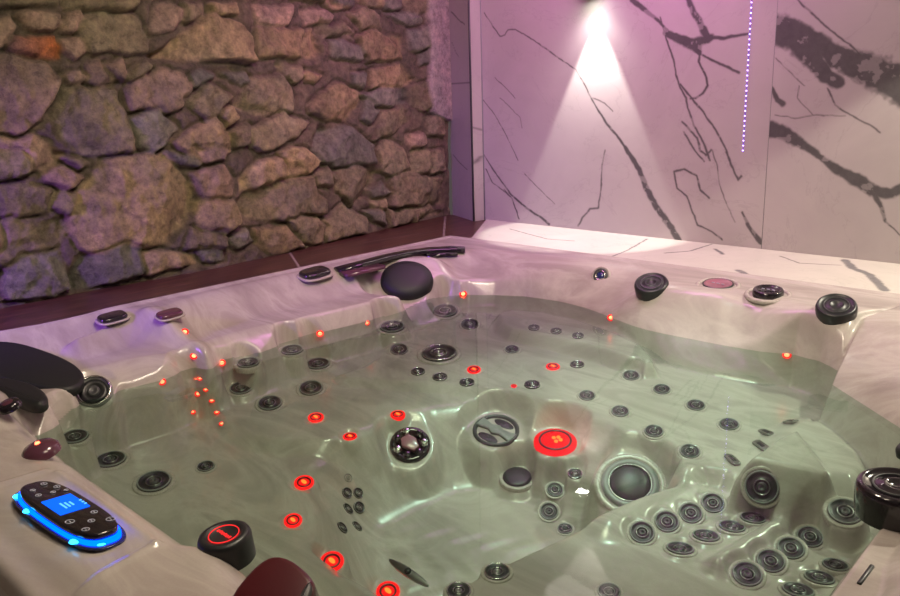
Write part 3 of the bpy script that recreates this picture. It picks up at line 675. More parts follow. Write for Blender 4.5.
def marble_wall():
    for nm, x0, x1 in (('wall_back', -.199, SEAM-.0012), ('wall_back.001', SEAM+.0012, 2.7)):
        xs = np.linspace(x0, x1, int((x1-x0)/.0032)); zs = np.concatenate([np.linspace(-.02, .98, 312), np.linspace(.99, 1.5, 20)])
        X, Z = np.meshgrid(xs, zs)
        m = vein_mask(X, Z, [v for v in VEINS if (sum(q[0] for q in v[2])/len(v[2]) > SEAM) == (x0 > 0)])
        # thin ridge of clear stone inside the broad veins
        m *= 1-.4*smooth((fbm(X*30+4, Z*30, 4)-.58)/.03)
        me = grid_mesh(nm, np.stack([X, X*0+.457, Z], -1)[::-1]); color_attr(me, 'vein', np.repeat(m[::-1].reshape(-1, 1), 3, 1))
        tag(put(nm, me, MAT['marble']), kind=S)
    tag(put('trim_1', box('trim_1', .0024, .01, 1.52, c=(SEAM, .4625, .74)), MAT['grey']), kind=S)
    tag(put('trim_2', box('trim_2', 3.2, .1, 1.52, c=(1.25, .52, .74)), MAT['plaster']), kind=S)
    # narrow side panel at the corner and its metal edged return
    def strip(nm, a, b, mat, z0=-.02, z1=1.5, lines=(), off=0):
        n = 24; P = np.zeros((380, n, 3))
        for i in range(n):
            t = i/(n-1); P[:, i, 0] = a[0]+(b[0]-a[0])*t; P[:, i, 1] = a[1]+(b[1]-a[1])*t
        P[:, :, 2] = np.linspace(z0, z1, 380)[:, None]
        U = P[:, :, 0]; m = vein_mask(U, P[:, :, 2], lines)
        gr = smooth(1-np.abs(P[:, :, 2]-.640)/.005) if off else 0*m
        me = grid_mesh(nm, P[::-1]); color_attr(me, 'vein', np.repeat(np.maximum(m, gr)[::-1].reshape(-1, 1), 3, 1))
        return tag(put(nm, me, mat), kind=S)
    strip('wall_corner', (-.455, .50), (-.209, .389), MAT['marble'], lines=[(.008, .006, [(-.40, .97), (-.33, .93), (-.26, .90)]), (.006, .005, [(-.43, .30), (-.37, .27), (-.27, .235)]), (.004, .004, [(-.40, .83), (-.36, .78), (-.33, .76)])], off=1)
    strip('trim_3', (-.206, .387), (-.1995, .4555), MAT['marble'], lines=[(.003, .003, [(-.23, .5), (-.2, .42)]), (.003, .003, [(-.22, .22), (-.2, .3)])])
    tag(put('trim_4', box('trim_4', .007, .007, 1.52, c=(-.2075, .386, .74)), MAT['dark']), kind=S)
    tag(put('trim_5', box('trim_5', .004, .006, 1.52, c=(-.198, .4555, .74)), MAT['grey']), kind=S)
marble_wall()
def ledge_and_deck():
    # marble ledge: its edge with the wooden deck runs from the tub's corner to the wall's corner
    n = 130; ys = np.linspace(.001, .462, n); nx = 560
    P = np.zeros((n, nx, 3))
    for j, y in enumerate(ys):
        xl = .115+(-.19-.115)*(y/.457)
        P[j, :, 0] = np.linspace(xl, 2.7, nx); P[j, :, 1] = y
    P[..., 2] = -.004
    m = vein_mask(P[..., 0], P[..., 1], LEDGE_VEINS)
    me = grid_mesh('trim_6', P); color_attr(me, 'vein', np.repeat(m.reshape(-1, 1), 3, 1))
    tag(put('trim_6', me, MAT['ledge']), kind=S)
    tag(put('trim_7', box('trim_7', 2.9, .46, .88, c=(1.25, .235, -.447)), MAT['plaster']), kind=S)
    xs = np.linspace(-.46, .115, 116); ys = np.linspace(-2.9, .49, 680); X, Y = np.meshgrid(xs, ys)
    g = np.zeros(X.shape)
    for a, b in [((-.30, -.62), (.02, -.80)), ((-.44, .43), (-.035, -.005)), ((-.3, -1.9), (.02, -2.0)), ((-.22, -.30), (-.17, .10))]:
        d, _ = seg_d(X, Y, a, b); g = np.maximum(g, smooth(1.5-d/.0028)*(1 if a[0] < -.25 else .35))
    keep = ((Y <= 0) & (X <= .012)) | ((Y > -.006) & (X < .118-(.305)*(Y/.457)))
    me = grid_mesh('trim_8', np.stack([X, Y, X*0-.006], -1), keep=None)
    P = np.stack([X, Y, X*0-.006], -1); kp = keep
    bpy.data.meshes.remove(me)
    # keep only cells that lie left of the tub and the ledge
    ny, nx = X.shape; V = P.copy()
    V[..., 0] = np.where(Y <= 0, np.minimum(X, .004), np.minimum(X, .116-.305*Y/.457))
    me = grid_mesh('trim_8', V); color_attr(me, 'grout', np.repeat(g.reshape(-1, 1), 3, 1))
    tag(put('trim_8', me, MAT['wood']), kind=S)
    tag(put('trim_9', box('trim_9', .46, 3.36, .88, c=(-.232, -1.22, -.448)), MAT['plaster']), kind=S)
ledge_and_deck()
tag(put('floor', box('floor', 5.4, 5.2, .05, c=(2.0, -2.1, -.925)), MAT['floor']), kind=S)
tag(put('ceiling', box('ceiling', 5.4, 5.2, .05, c=(2.0, -2.1, 1.53)), MAT['ceil']), kind=S)
tag(put('wall_right', box('wall_right', .06, 5.2, 2.44, c=(4.2, -2.1, .305)), MAT['plaster']), kind=S)
tag(put('wall_front', box('wall_front', 5.4, .06, 2.44, c=(2.0, -4.5, .305)), MAT['plaster']), kind=S)
# ------------------------------------------------------------------ hot tub
TUB = empty('hot_tub', (1.1, -1.1, -.9), 'square pearl-white acrylic hot tub set between a wood-look deck and a marble ledge', 'hot tub')
def seat_flats(X, Y, Z):
    # every fitting sits in its own shallow flat moulded into the shell
    num = np.zeros(X.shape); den = np.zeros(X.shape); wmax = np.zeros(X.shape)
    for it in ITEMS:
        k, px, py, pz, nx, ny, nz, R = it
        if k in ('led', 'slot_jet', 'cluster_jet', 'edge_fitting', 'rim_button', 'cap', 'flat_cap', 'knob', 'light_jet') or (k == 'wedge_jet' and px < 1.86): continue
        r0, r1 = (1.3*R, 2.1*R) if k == 'headrest' else (1.05*R, 1.45*R) if k not in ('big_light', 'drain_fitting', 'diverter_cluster', 'filter', 'suction_cover') else (1.12*R, 1.75*R)
        d = np.hypot(X-px, Y-py); w = smooth((r1-d)/(r1-r0)); s = w > 0
        if not s.any(): continue
        pl = pz-(nx*(X[s]-px)+ny*(Y[s]-py))/max(nz, .45)
        if pz < -.16: pl = np.minimum(pl, -.138)
        pl = np.minimum(pl, -.004)
        ww = w[s]/(.05+d[s]/R)**9
        num[s] += ww*pl; den[s] += ww; wmax[s] = np.maximum(wmax[s], w[s])
    return np.where(den > 0, Z+(num/np.maximum(den, 1e-9)-Z)*wmax, Z)
def shell():
    n = 501; xs = np.linspace(0, 2.2, n); ys = np.linspace(-2.2, 0, n); X, Y = np.meshgrid(xs, ys)
    Z = seat_flats(X, Y, height(X, Y))
    e = np.minimum(np.minimum(X, 2.2-X), np.minimum(Y+2.2, -Y))
    Z = Z+.006*np.sqrt(np.clip(e/.012, 0, 1))*(1-smooth((e-.012)/.03))-.012*(1-np.sqrt(np.clip(e/.010, 0, 1)))
    ed = e < 1e-6; Z = np.where(ed, -.040, Z)
    me = grid_mesh('shell', np.stack([X, Y, Z], -1))
    put('shell', me, MAT['acrylic'], TUB)
    # folded lip and cabinet round the outside
    v = []; f = []
    for r, z in ((0, -.040), (.004, -.046), (.004, -.105), (-.004, -.11)):
        v += [(-r, -2.2-r, z), (2.2+r, -2.2-r, z), (2.2+r, r, z), (-r, r, z)]
    for k in range(3):
        for j in range(4): f.append((k*4+j, k*4+(j+1) % 4, k*4+4+(j+1) % 4, k*4+4+j))
    put('lip', pymesh('lip', v, f, False), MAT['acrylic'], TUB)
    v = []; f = []
    for r, z in ((-.012, -.09), (-.012, -.895)):
        v += [(-r, -2.2-r, z), (2.2+r, -2.2-r, z), (2.2+r, r, z), (-r, r, z)]
    for j in range(4): f.append((j, (j+1) % 4, 4+(j+1) % 4, 4+j))
    put('cabinet_panel', pymesh('cabinet_panel', v, f, False), MAT['skirt'], TUB)
shell()
def water_surface():
    n = 221; xs = np.linspace(.05, 2.16, n); ys = np.linspace(-2.16, -.04, n); X, Y = np.meshgrid(xs, ys)
    me = grid_mesh('water', np.stack([X, Y, X*0-.13], -1), keep=height(X, Y) < -.128)
    tag(put('water', me, MAT['water']), 'clear still water filling the hot tub', 'water', kind='stuff')
water_surface()
# --- unit meshes of fittings (radius 1)
U = {}
U['body'] = lathe('jet_face', [(1.0, -.5), (1.0, .02), (.96, .07), (.86, .08), (.80, .02), (.55, -.02), (.52, .03), (.40, .05), (.36, -.04), (0, -.06)])
U['ring'] = torus('jet_ring', .94, .055, zc=.06)
U['halo'] = lathe('jet_collar', [(1.28, -.5), (1.27, -.05), (1.22, -.005), (1.12, .005), (1.0, -.02), (.98, -.3)])
U['nozzle'] = lathe('jet_nozzle', [(.30, -.05), (.30, .05), (.24, .09), (.13, .09), (.11, .0), (0, .0)], 20)
U['inner'] = torus('jet_inner_ring', .46, .035, 30, 8, zc=.055)
def part(name, me, mat, M, parent=None):
    return put(name, me, mat, parent or TUB, M)
def sub(name, me, mat, p, M): return put(name, me, mat, p, M)
def jet(name, it, ringmat='grey', bodymat='black', nozmat='dark', scale=1, collar=True):
    k, x, y, z, nx, ny, nz, R = it; R *= scale*.88
    nn = Vector((nx, ny, nz)); p = Vector((x, y, z))+nn*R*.12
    M = frame(p, nn, s=(R, R, R))
    b = part(name, U['body'] if bodymat == 'black' else U['body'].copy(), MAT[bodymat], M)
    sub('trim_ring', UM(ringmat, 'ring'), None, b, M)
    sub('inner_ring', UM(ringmat if ringmat != 'grey' else 'steel', 'inner'), None, b, M)
    sub('nozzle', UM(nozmat, 'nozzle'), None, b, M)
    if collar: sub('collar', UM('acrylic', 'halo'), None, b, M)
    return b
_um = {}
def UM(mat, key):
    if (mat, key) not in _um:
        m = U[key].copy(); m.materials.clear(); m.materials.append(MAT[mat]); _um[(mat, key)] = m
    return _um[(mat, key)]
def pointlight(name, p, col, e, r=.01):
    l = bpy.data.lights.new(name, 'POINT'); l.energy = e; l.color = col; l.shadow_soft_size = r
    o = link(bpy.data.objects.new(name, l)); o.location = p; return o
def FR(it, lift=.0, rs=1, up=None):
    k, x, y, z, nx, ny, nz, R = it; nn = Vector((nx, ny, nz))
    return frame(Vector((x, y, z))+nn*lift, nn, up, (R*rs,)*3), nn, R*rs
lens = lathe('lens', [(1, -.3), (1, .05), (.8, .25), (.45, .38), (0, .42)], 20)
slotm = prism('slot', superellipse(1, .42, 5), .16, .05, 2)
RC = Vector((2.346, -2.464, .3))
for it in ITEMS:
    k = it[0]; p = Vector(it[1:4]); R = it[7]
    if k in ('jet', 'wedge_jet'): jet('jet', it)
    elif k == 'ring_jet':
        b = jet('steel_ringed_jet', it, 'chrome', nozmat='steel'); b['label'] = 'jet with a bright steel ring'
    elif k == 'small_jet': jet('small_jet', it, 'chrome', collar=False, bodymat='black', nozmat='steel')
    elif k == 'cluster_jet': jet('cluster_jet', it, 'steel', nozmat='steel', scale=.85, collar=False)
    elif k == 'slot_jet':
        M, nn, r = FR(it, .003, up=(.6, .8, 0))
        b = part('slot_jet', UM('steel', 'slot') if 'slot' in U else slotm.copy(), MAT['steel'], M)
        sub('slot_opening', box('slot_opening', 1.0, .34, .1, .03, 2, (0, 0, .14)), MAT['black'], b, M)
    elif k == 'seat_light':
        M, nn, r = FR(it, R*.10, .85)
        b = part('lit_jet', lathe('lit_jet', [(1, -.4), (1, .02), (.9, .08), (.72, .05), (.7, -.02)]), MAT['redring'], M)
        b['label'] = 'jet face lit red from within'
        sub('dark_ring', torus('dark_ring', .66, .09, 30, 8, .03), MAT['wine'], b, M)
        sub('glowing_centre', lathe('glowing_centre', [(.56, -.02), (.5, .06), (.2, .1), (0, .08)]), MAT['redsoft'], b, M)
        if R > .012: sub('hot_spot', lathe('hot_spot', [(.3, .06), (.26, .12), (0, .13)], 14), MAT['orange'], b, M @ Matrix.Diagonal((1.3, .8, 1, 1)))
    elif k == 'led':
        M, nn, r = FR(it, .001, .55)
        b = part('led_light', UM('red', 'lens') if 'lens' in U else lens, MAT['red'], M)  # covers real leds and red reflections built as glowing points
        sub('led_bezel', torus('led_bezel', 1.3, .36, 20, 8, .02), MAT['redring'], b, M)  # emissive ring put in for the red halo round each point
    elif k == 'big_light':
        M, nn, r = FR(it, R*.05)
        b = part('underwater_light', lathe('light_lens', [(1, -.12), (1, .04), (.93, .1), (.78, .12), (0, .16)]), MAT['redsoft'], M)
        b['label'] = 'large round underwater light glowing red'
        sub('light_bezel', torus('light_bezel', .72, .05, 40, 8, .13), MAT['wine'], b, M)
        for dx, dy in ((-.12, .05), (.12, -.1), (.02, .22), (.22, .12)): sub('led_chip', lathe('led_chip', [(.10, .1), (.09, .2), (0, .22)], 12), MAT['orange'], b, M @ Matrix.Translation((dx, dy, 0)))
        pointlight('underwater_light_glow', p+nn*.06, (1, .03, .02), .05, .04)
    elif k == 'drain_fitting':
        M, nn, r = FR(it, R*.05, up=(1, 0, 0))
        b = part('drain_fitting', lathe('drain_fitting', [(1, -.3), (1, .02), (.92, .07), (.85, .02), (.8, -.12), (0, -.14)]), MAT['dark'], M)
        sub('fitting_bridge', prism('fitting_bridge', [(-.28, -.9), (.28, -.9), (.16, -.3), (.3, 0), (.16, .3), (.28, .9), (-.28, .9), (-.16, .3), (-.3, 0), (-.16, -.3)], .2, .05, 2), MAT['grey'], b, M @ Matrix.Translation((0, 0, -.12)))
        for sx in (-1, 1): sub('drain_slot', prism('drain_slot', [(sx*.55+.22*math.cos(a), .5*math.sin(a)) for a in [2*math.pi*q/24 for q in range(24)]], .06, .02, 2), MAT['black'], b, M @ Matrix.Translation((0, 0, -.1)))
    elif k == 'suction_cover':
        M, nn, r = FR(it, R*.28)
        b = part('suction_cover', lathe('suction_cover', [(1, -.3), (1, .02), (.94, .1), (.8, .14), (0, .17)]), MAT['black'], M)
        sub('collar', UM('acrylic', 'halo'), None, b, M)
    elif k == 'filter':
        M, nn, r = FR(it, R*.1)
        b = part('suction_dome', lathe('suction_dome', [(1, -.5), (1, .0), (.95, .07), (.82, .1), (.74, .02), (.70, -.02)]), MAT['grey'], M)
        sub('smoked_cover', lathe('smoked_cover', [(.72, -.1), (.7, .02), (.5, .12), (.25, .17), (0, .18)]), MAT['dark'], b, M)
        sub('steel_ring', torus('steel_ring', .74, .03, 40, 8, .05), MAT['steel'], b, M)
        sub('collar', UM('acrylic', 'halo'), None, b, M)
    elif k == 'diverter_cluster':
        M, nn, r = FR(it, .004)
        b = part('return_fitting', lathe('return_fitting', [(1, -.4), (1, .02), (.9, .1), (.7, .08), (.66, -.05), (0, -.08)]), MAT['glossblack'], M)
        rr = random.Random(2)
        for q in range(7):
            a = q*.9; sub('faceted_nozzle', lathe('faceted_nozzle', [(.2, -.1), (.22, .1), (.14, .22), (.05, .24), (0, .18)], 8, False), MAT['chrome' if q % 2 else 'glossblack'], b, M @ Matrix.Translation((.68*math.cos(a), .68*math.sin(a), 0)))
        sub('fitting_cap', prism('fitting_cap', [(-.5, -.2), (-.1, -.42), (.5, -.15), (.45, .22), (0, .38), (-.42, .25)], .2, .05, 2), MAT['pinkcap'], b, M)
    elif k == 'edge_fitting':
        M = frame((1.25, -1.47, -.375), (.1, -.35, .93), up=(1, -.03, 0), s=(R*1.1, R*1.1, R))
        b = part('edge_fitting', prism('edge_fitting', [(.16*math.sin(t), math.cos(t)) for t in [2*math.pi*q/28 for q in range(28)]], .12, .03, 2), MAT['steel'], M)
        sub('fitting_core', lathe('fitting_core', [(.13, 0), (.12, .2), (0, .22)], 14), MAT['black'], b, M)
    elif k == 'neck_jet':
        M, nn, r = FR((k, *it[1:4], .62, -.30, .72, R), R*.1, .95)
        b = part('neck_jet', lathe('neck_jet', [(1, -.5), (1, .12), (.93, .24), (.84, .24), (.78, .1), (.74, .06), (0, .02)]), MAT['grey'], M)
        sub('jet_face', lathe('jet_face', [(.76, .0), (.74, .14), (.5, .18), (.45, .12), (0, .1)]), MAT['black'], b, M)
        sub('trim_ring', torus('trim_ring', .88, .06, 40, 8, .24), MAT['chrome'], b, M)
        sub('nozzle', lathe('nozzle', [(.34, .1), (.32, .24), (.2, .27), (.12, .2), (0, .18)], 20), MAT['dark'], b, M)
    elif k == 'light_jet':
        M, nn, r = FR((k, *it[1:4], .12, -.90, .42, R), .004, .85)
        b = part('ozone_jet', lathe('ozone_jet', [(1, -.5), (1, .05), (.9, .12), (.6, .1), (.56, .0), (0, -.03)]), MAT['dark'], M)
        sub('trim_ring', torus('trim_ring', .62, .09, 30, 8, .08), MAT['chrome'], b, M)
        sub('blue_lens', lathe('blue_lens', [(.5, 0), (.45, .08), (0, .14)], 20), MAT['bluejet'], b, M)
        sub('collar', UM('acrylic', 'halo'), None, b, M)
    elif k == 'rim_button':
        q = p.copy(); ang = (0, 1, 0); plum = abs(p.y+1.4) < .02
        M = frame(q+Vector((0, 0, .004)), (.16, -.05, .98), up=(-1, 0, 0) if True else ang, s=(R, R, R))
        b = part('control_cap', prism('control_cap', superellipse(.92, .62, 3.2), .36, .14, 4), MAT['smoke' if plum else 'glossblack'], M)
        if plum: b['label'] = 'plum tinted cap'
        sub('cap_rim', prism('cap_rim', superellipse(1.05, .75, 3.2), .10, .04, 2), MAT['acrylic'], b, M)
    elif k in ('flat_cap', 'cap'):
        M = frame(p+Vector((0, 0, -.004)), (.03, -.12, .99), s=(R, R, R))
        b = part('control_cap', lathe('control_cap', [(.86, -.2), (.86, .12 if k == 'flat_cap' else .30), (.8, .2 if k == 'flat_cap' else .40), (.66, .2 if k == 'flat_cap' else .42), (.62, .16 if k == 'flat_cap' else .36), (0, .16 if k == 'flat_cap' else .36)]), MAT['pinkcap' if k == 'flat_cap' else 'glossblack'], M)
        if k == 'flat_cap': b['label'] = 'plum cap with a black edge'; sub('cap_edge', torus('cap_edge', .84, .06, 40, 8, .15), MAT['black'], b, M)
        sub('cap_recess', torus('cap_recess', 1.16, .16, 40, 10, .0), MAT['acrylic'], b, M)
        for dx in (-.3, .0, .3): sub('cap_symbol', box('cap_symbol', .16, .05, .03, 0, 1, (dx, 0, .18 if k == 'flat_cap' else .38)), MAT['icon'], b, M)
    elif k == 'knob':
        big = p.x > 1.85
        if big: R = .056
        nn = Vector((-.0, -.05, .998)) if big else Vector((.10, -.42, .90))
        M = frame(Vector((2.077, -1.245, -.012)) if big else p+nn*.004, nn, s=(R, R, R))
        b = part('diverter_knob', lathe('diverter_knob', [(.94, -.35), (.96, .0), (.96, .20), (.92, .32), (.84, .38), (.80, .36), (.76, .31), (.40, .33), (.36, .37), (.26, .37), (.22, .31), (0, .31)] if not big else [(.98, -.42), (1, -.1), (1, .34), (.96, .46), (.86, .52), (.80, .50), (.76, .44), (.40, .46), (.36, .50), (.26, .50), (.22, .44), (0, .44)], 48), MAT['glossblack' if big else 'black'], M)
        sub('knob_ring', torus('knob_ring', .58, .03, 40, 8, .46 if big else .33), MAT['dark'], b, M)
        for a in range(5): sub('knob_symbol', box('knob_symbol', .10, .03, .02, 0, 1, (.0, .30, .47 if big else .33)), MAT['icon'], b, M @ Matrix.Rotation(.4*a-.8, 4, 'Z'))
    elif k == 'headrest':
        nn = Vector(it[4:7]).normalized()
        M = frame(p+nn*.006, nn, up=(-.3, .4, .8), s=(R, R*.86, R))
        b = part('headrest', lathe('headrest', [(.95, -.5), (1, .0), (.97, .16), (.86, .27), (.6, .33), (.3, .35), (0, .36)], 56), MAT['foam'], M)
        pts = [(-.15, .82), (.22, .6), (.52, .55), (.66, .25), (.55, -.05), (.75, -.35)]
        tube = []
        cu = bpy.data.curves.new('seam', 'CURVE'); cu.dimensions = '3D'; cu.bevel_depth = .018; sp = cu.splines.new('NURBS'); sp.points.add(len(pts)-1); sp.use_endpoint_u = True
        for q, (a, c) in zip(sp.points, pts): q.co = (a, c, .36*math.sqrt(max(0, 1-(a*a+c*c)))*1.0, 1)
        ob = bpy.data.objects.new('seam', cu); COL.objects.link(ob); dg = bpy.context.evaluated_depsgraph_get(); mm = bpy.data.meshes.new_from_object(ob.evaluated_get(dg)); bpy.data.objects.remove(ob)
        sub('seam', shade(mm), MAT['dark'], b, M)
# waterfall slot along the far corner of the rim
def ribbon(name, pts, w, h, mat, parent, bev=.3):
    v = []; f = []; n = len(pts); sec = [(-1, 0), (-1, .6), (-.8, .92), (-.45, 1), (.45, 1), (.8, .92), (1, .6), (1, 0)]
    for i, (x, y, z) in enumerate(pts):
        a = Vector(pts[max(0, i-1)]); b = Vector(pts[min(n-1, i+1)]); d = (b-a); d.z = 0; d.normalize(); s = Vector((-d.y, d.x, 0))
        ww = w[i] if isinstance(w, list) else w
        for sx, sz in sec: v.append((x+s.x*ww*sx, y+s.y*ww*sx, z+h*sz))
    m = len(sec)
    for i in range(n-1):
        for j in range(m-1): f.append((i*m+j, i*m+j+1, (i+1)*m+j+1, (i+1)*m+j))
    f.append(tuple(range(m))[::-1]); f.append(tuple((n-1)*m+j for j in range(m)))
    return put(name, pymesh(name, v, f), mat, parent)
ribbon('waterfall_spout', [(.128, -.72, -.012), (.135, -.62, -.006), (.142, -.50, .0), (.155, -.40, .002), (.185, -.31, .002), (.24, -.235, .0), (.272, -.205, -.004)], .027, .016, MAT['glossblack'], TUB)
wf = ribbon('waterfall_lip', [(.166, -.725, -.02), (.176, -.63, -.018), (.182, -.565, -.016)], .03, .014, MAT['smoke'], TUB); wf['label'] = 'plum tinted lip of the waterfall slot'
ribbon('waterfall_lip', [(.196, -.345, -.012), (.225, -.29, -.010), (.268, -.245, -.012)], .022, .012, MAT['glossblack'], TUB)
def pad(name, pts, zc, tilt, t, mat, k=3):
    cx = sum(p[0] for p in pts)/len(pts); cy = sum(p[1] for p in pts)/len(pts)
    q = roundpoly([(x-cx, y-cy) for x, y in pts], k)
    return part(name, prism(name, q, t, t*.45, 4), mat, frame((cx, cy, zc), tilt, up=(0, 1, 0)))
hp = pad('headrest', [(.03, -1.93), (.05, -1.80), (.17, -1.735), (.29, -1.705), (.375, -1.73), (.40, -1.785), (.32, -1.85), (.2, -1.93)], -.068, (.20, .05, .97), .026, MAT['foam'])
hp['label'] = 'large kidney shaped charcoal headrest'
pad('headrest', [(.26, -1.95), (.29, -1.89), (.40, -1.85), (.50, -1.858), (.53, -1.895), (.46, -1.915), (.36, -1.93)], -.066, (.06, .0, 1), .026, MAT['foam'])
pad('headrest', [(1.988, -.90), (1.985, -.86), (2.01, -.82), (2.07, -.80), (2.09, -.86), (2.04, -.90)], -.088, (-.2, -.1, .97), .02, MAT['foam'])
def control_panel():
    L, Wd = .126, .036
    M = frame((1.190, -2.088, .004), (0, .10, .99), up=(-.06, 1, 0))
    out = superellipse(L, Wd, 3.0, 64)
    b = part('control_panel', prism('control_panel', [(x*.95, y*.93) for x, y in out], .016, .004, 3), MAT['glossblack'], M)
    b['label'] = 'black keypad with a blue screen and a glowing blue rim'
    sub('light_rim', prism('light_rim', out, .008, .003, 2), MAT['blue'], b, M @ Matrix.Translation((0, 0, -.001)))
    sub('panel_bezel', prism('panel_bezel', [(x*1.07, y*1.12) for x, y in out], .003, .001, 2), MAT['bluejet'], b, M @ Matrix.Translation((0, 0, -.002)))
    for x, y in ((-.05, -.0352), (-.112, -.024), (.09, -.0325), (.120, -.010)):
        sub('rim_hotspot', lathe('rim_hotspot', [(.007, -.002), (.006, .0), (0, .0012)], 12), MAT['cyan'], b, M @ Matrix.Translation((x, y, .004)))
    sub('screen', box('screen', .062, .044, .002, .0008, 1, (-.004, .0, .0165)), MAT['screen'], b, M)
    for k in range(3): sub('screen_symbol', box('screen_symbol', .022-.004*k, .0022, .001, 0, 1, (.002, -.006+.006*k, .018)), MAT['screenlight'], b, M)
    for x in (.004, .012, .020): sub('screen_symbol', box('screen_symbol', .003, .003, .001, 0, 1, (x-.004, .02, .018)), MAT['screenlight'], b, M)
    for x, y, r in ((-.098, .010, .0045), (-.086, -.012, .0035), (-.074, .019, .0045), (-.058, .006, .0035), (-.052, .023, .003), (-.062, -.014, .004), (.050, .016, .0045), (.056, -.022, .006), (.074, .0, .0045), (.088, .021, .006), (.094, -.018, .005)):
        kk = sub('key', torus('key', r, .0007, 16, 6, .0168), MAT['icon'], b, M @ Matrix.Translation((x, y, 0)))
        sub('key_symbol', box('key_symbol', r*.9, .0014, .0008, 0, 1, (x, y, .0168)), MAT['icon'], b, M)
control_panel()
def diverter():
    M = frame((1.425, -1.968, .000), (.0, -.10, .99), up=(0, 1, 0), s=(.037,)*3)
    b = part('diverter_knob', lathe('diverter_knob', [(1, -.8), (1, .10), (.95, .24), (.84, .30), (.7, .31), (.64, .26), (0, .26)], 48), MAT['black'], M)
    b['label'] = 'black knob with a dim red lit top'
    sub('symbol_ring', torus('symbol_ring', .56, .02, 40, 6, .28), MAT['reddim'], b, M)
    for k in range(6): sub('knob_symbol', box('knob_symbol', .09, .13, .02, 0, 1, (-.36+.145*k, .02*(k % 2), .275)), MAT['reddim'], b, M)
    M2 = frame((1.596, -2.000, -.004), (.10, -.30, .94), up=(-.4, 1, 0), s=(.050,)*3)
    b = part('filter_cap', prism('filter_cap', roundpoly([(-.98, -.75), (-.80, .70), (-.25, 1.02), (.85, .55), (1.12, .15), (1.02, -.95), (0, -1.25)], 2), .60, .16, 4), MAT['wine'], M2)
    b['label'] = 'glossy dark wine red cap'
    sub('cap_end', prism('cap_end', roundpoly([(.86, -.7), (.80, .46), (1.10, .12), (1.08, -.8)], 2), .63, .06, 2), MAT['dark'], b, M2)
    M3 = frame((.893, -2.018, -.006), (0, -.2, .98), up=(0, 1, 0), s=(.032,)*3)
    b = part('rim_light_cap', lathe('rim_light_cap', [(1.05, -.2), (1.0, .1), (.8, .32), (.4, .46), (0, .5)]), MAT['smoke'], M3)
    sub('led_point', lathe('led_point', [(.16, .44), (.12, .55), (0, .57)], 12), MAT['red'], b, M3)
    M3 = frame((.715, -2.005, .03), (.1, -.3, .95), s=(.020,)*3)
    b = part('rim_light_cap', lathe('rim_light_cap', [(1.1, -.2), (1.0, .3), (.7, .45), (0, .5)]), MAT['glossblack'], M3)
    sub('led_point', lathe('led_point', [(.6, .43), (.4, .52), (0, .54)], 12), MAT['smoke'], b, M3)
    put('drain_slot', box('drain_slot', .006, .055, .006, .002, 2, (2.094, -1.435, -.034)), MAT['black'], TUB)
diverter()
# ------------------------------------------------------------------ lamp, reflected lights built as glowing dots
def wall_lamp(x, label):
    t = empty('wall_lamp', (x, .457, .955), label, 'lamp')
    put('wall_plate', box('wall_plate', .09, .012, .16, .004, 2, (x, .450, 1.03)), MAT['black'], t)
    me = lathe('lamp_housing', [(.030, .0), (.045, .0), (.045, .17), (.041, .175), (0, .175)], 40); me.transform(Matrix.Translation((x, .385, .957)))
    put('lamp_housing', me, MAT['black'], t)
    me = lathe('lamp_glass', [(.036, .012), (0, .012)], 32); me.transform(Matrix.Translation((x, .385, .957)))
    put('lamp_glass', me, MAT['lamp'], t)
    put('bracket', box('bracket', .03, .05, .04, .003, 2, (x, .428, 1.05)), MAT['black'], t)
    l = bpy.data.lights.new('wall_lamp_beam', 'SPOT'); l.energy = LAMP_E; l.spot_size = math.radians(52); l.spot_blend = .18; l.shadow_soft_size = .012; l.color = (1, .97, .88)
    o = link(bpy.data.objects.new('wall_lamp_beam', l)); o.location = (x, .392, .950); o.rotation_euler = (-.02, 0, 0)
    l = bpy.data.lights.new('wall_lamp_spill', 'SPOT'); l.energy = LAMP_E*.10; l.spot_size = math.radians(120); l.spot_blend = 1; l.shadow_soft_size = .03; l.color = (1, .96, .88)
    o = link(bpy.data.objects.new('wall_lamp_spill', l)); o.location = (x, .380, .945)
    l = bpy.data.lights.new('wall_lamp_upbeam', 'SPOT'); l.energy = LAMP_E*1.6; l.spot_size = math.radians(52); l.spot_blend = .18; l.shadow_soft_size = .012; l.color = (1, .97, .88)
    o = link(bpy.data.objects.new('wall_lamp_upbeam', l)); o.location = (x, .392, 1.14); o.rotation_euler = (math.pi+.02, 0, 0)
LAMP_E = 35
wall_lamp(.430, 'small black downlight on the marble wall throwing a white cone of light')
def led_strip_reflection():  # reflection in the marble, built as an emissive strip with dots
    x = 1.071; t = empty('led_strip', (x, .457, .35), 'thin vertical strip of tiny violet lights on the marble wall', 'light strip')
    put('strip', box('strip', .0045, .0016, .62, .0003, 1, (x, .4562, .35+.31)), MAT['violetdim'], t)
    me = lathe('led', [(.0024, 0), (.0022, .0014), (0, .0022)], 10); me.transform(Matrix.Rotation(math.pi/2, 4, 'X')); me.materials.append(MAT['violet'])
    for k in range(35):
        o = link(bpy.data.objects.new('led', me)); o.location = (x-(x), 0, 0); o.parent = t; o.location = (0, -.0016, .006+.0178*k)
led_strip_reflection()
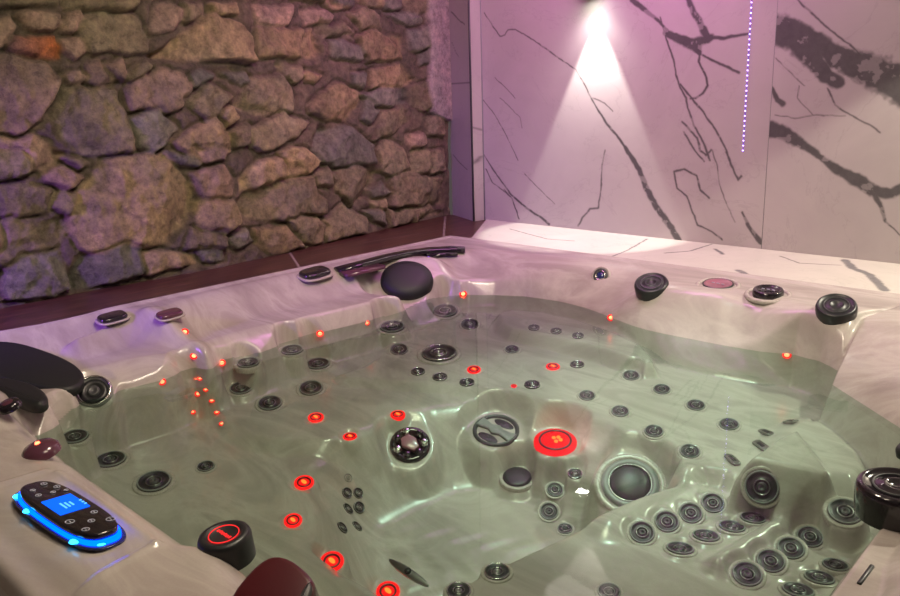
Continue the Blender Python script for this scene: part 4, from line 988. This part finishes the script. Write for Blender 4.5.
# ------------------------------------------------------------------ cobbles on the plinth outside the tub
tag(put('trim_10', box('trim_10', 1.7, .30, .79, .0, 1, (.85, -2.375, -.505)), MAT['plaster']), kind=S)
cb = None; rr = random.Random(4)
COBBLES = [(1.00, -2.285, .050, .040), (1.105, -2.28, .048, .042), (1.21, -2.285, .052, .045), (1.32, -2.282, .050, .042), (1.43, -2.286, .052, .044), (1.16, -2.385, .05, .04), (1.275, -2.39, .052, .042), (1.385, -2.39, .05, .04)]
def cobble_mesh():
    bm = bmesh.new(); bmesh.ops.create_icosphere(bm, subdivisions=4, radius=1)
    for v in bm.verts:
        n_ = v.co.normalized(); v.co *= 1+.12*math.sin(3*n_.x+1)*math.cos(2.3*n_.y)+.05*math.sin(7*n_.z+4*n_.x)
    me = bpy.data.meshes.new('cobblestone'); bm.to_mesh(me); bm.free(); me.materials.append(MAT['cobble']); return shade(me)
cbm = cobble_mesh()
for i, (x, y, r, h) in enumerate(COBBLES):
    o = link(bpy.data.objects.new('cobblestone', cbm)); o.location = (x, y, -.11+h*.97); o.scale = (r, r*.85, h); o.rotation_euler = (0, 0, i*1.3)
    tag(o, 'pale rounded cobblestone on the plinth beside the hot tub cabinet', 'stone', 'cobblestones beside the hot tub')
# ------------------------------------------------------------------ light
def area(name, p, target, sx, sy, e, col):
    l = bpy.data.lights.new(name, 'AREA'); l.shape = 'RECTANGLE'; l.size = sx; l.size_y = sy; l.energy = e; l.color = col
    o = link(bpy.data.objects.new(name, l)); o.location = p
    o.rotation_euler = (Vector(target)-Vector(p)).to_track_quat('-Z', 'Y').to_euler(); return o
def spot(name, p, target, e, deg, blend, r, col):
    l = bpy.data.lights.new(name, 'SPOT'); l.energy = e; l.spot_size = math.radians(deg); l.spot_blend = blend; l.shadow_soft_size = r; l.color = col
    o = link(bpy.data.objects.new(name, l)); o.location = p; o.rotation_euler = (Vector(target)-Vector(p)).to_track_quat('-Z', 'Y').to_euler(); return o
area('ceiling_panel', (1.25, -1.35, 1.49), (.75, -1.0, 0), .40, .40, 23, (1, .84, .64))
spot('ceiling_spot', (1.30, -.75, 1.49), (1.30, -.80, 0), 66, 44, .7, .03, (.86, 1, .88))
spot('wall_spot_right', (2.40, .20, 1.22), (2.40, .20, 0), 80, 112, .10, .02, (1, .93, .74))
spot('violet_cove_left', (.10, -2.75, .55), (-.22, -1.45, .10), 62, 58, .8, .12, (.36, .10, 1))
area('pink_cove_corner', (.70, -.28, 1.47), (.15, .457, .50), .8, .3, 15, (.90, .25, .80))
area('warm_wall_wash', (1.7, -1.9, 1.35), (-.3, -.75, .45), .5, .5, 7, (1, .83, .62))  # added fill that brightens the stone wall, no fixture there
W = bpy.data.worlds.new('room_ambient'); SC.world = W; W.use_nodes = True
W.node_tree.nodes['Background'].inputs[0].default_value = (.55, .45, .45, 1); W.node_tree.nodes['Background'].inputs[1].default_value = .10
SC.cycles.use_denoising = True
try: SC.cycles.denoiser = 'OPENIMAGEDENOISE'
except Exception: pass
SC.cycles.max_bounces = 8; SC.cycles.transparent_max_bounces = 12; SC.cycles.sample_clamp_indirect = 4
SC.view_settings.view_transform = 'Standard'; SC.view_settings.look = 'None'; SC.view_settings.exposure = .5; SC.view_settings.gamma = 1; SC.view_settings.use_curve_mapping = False
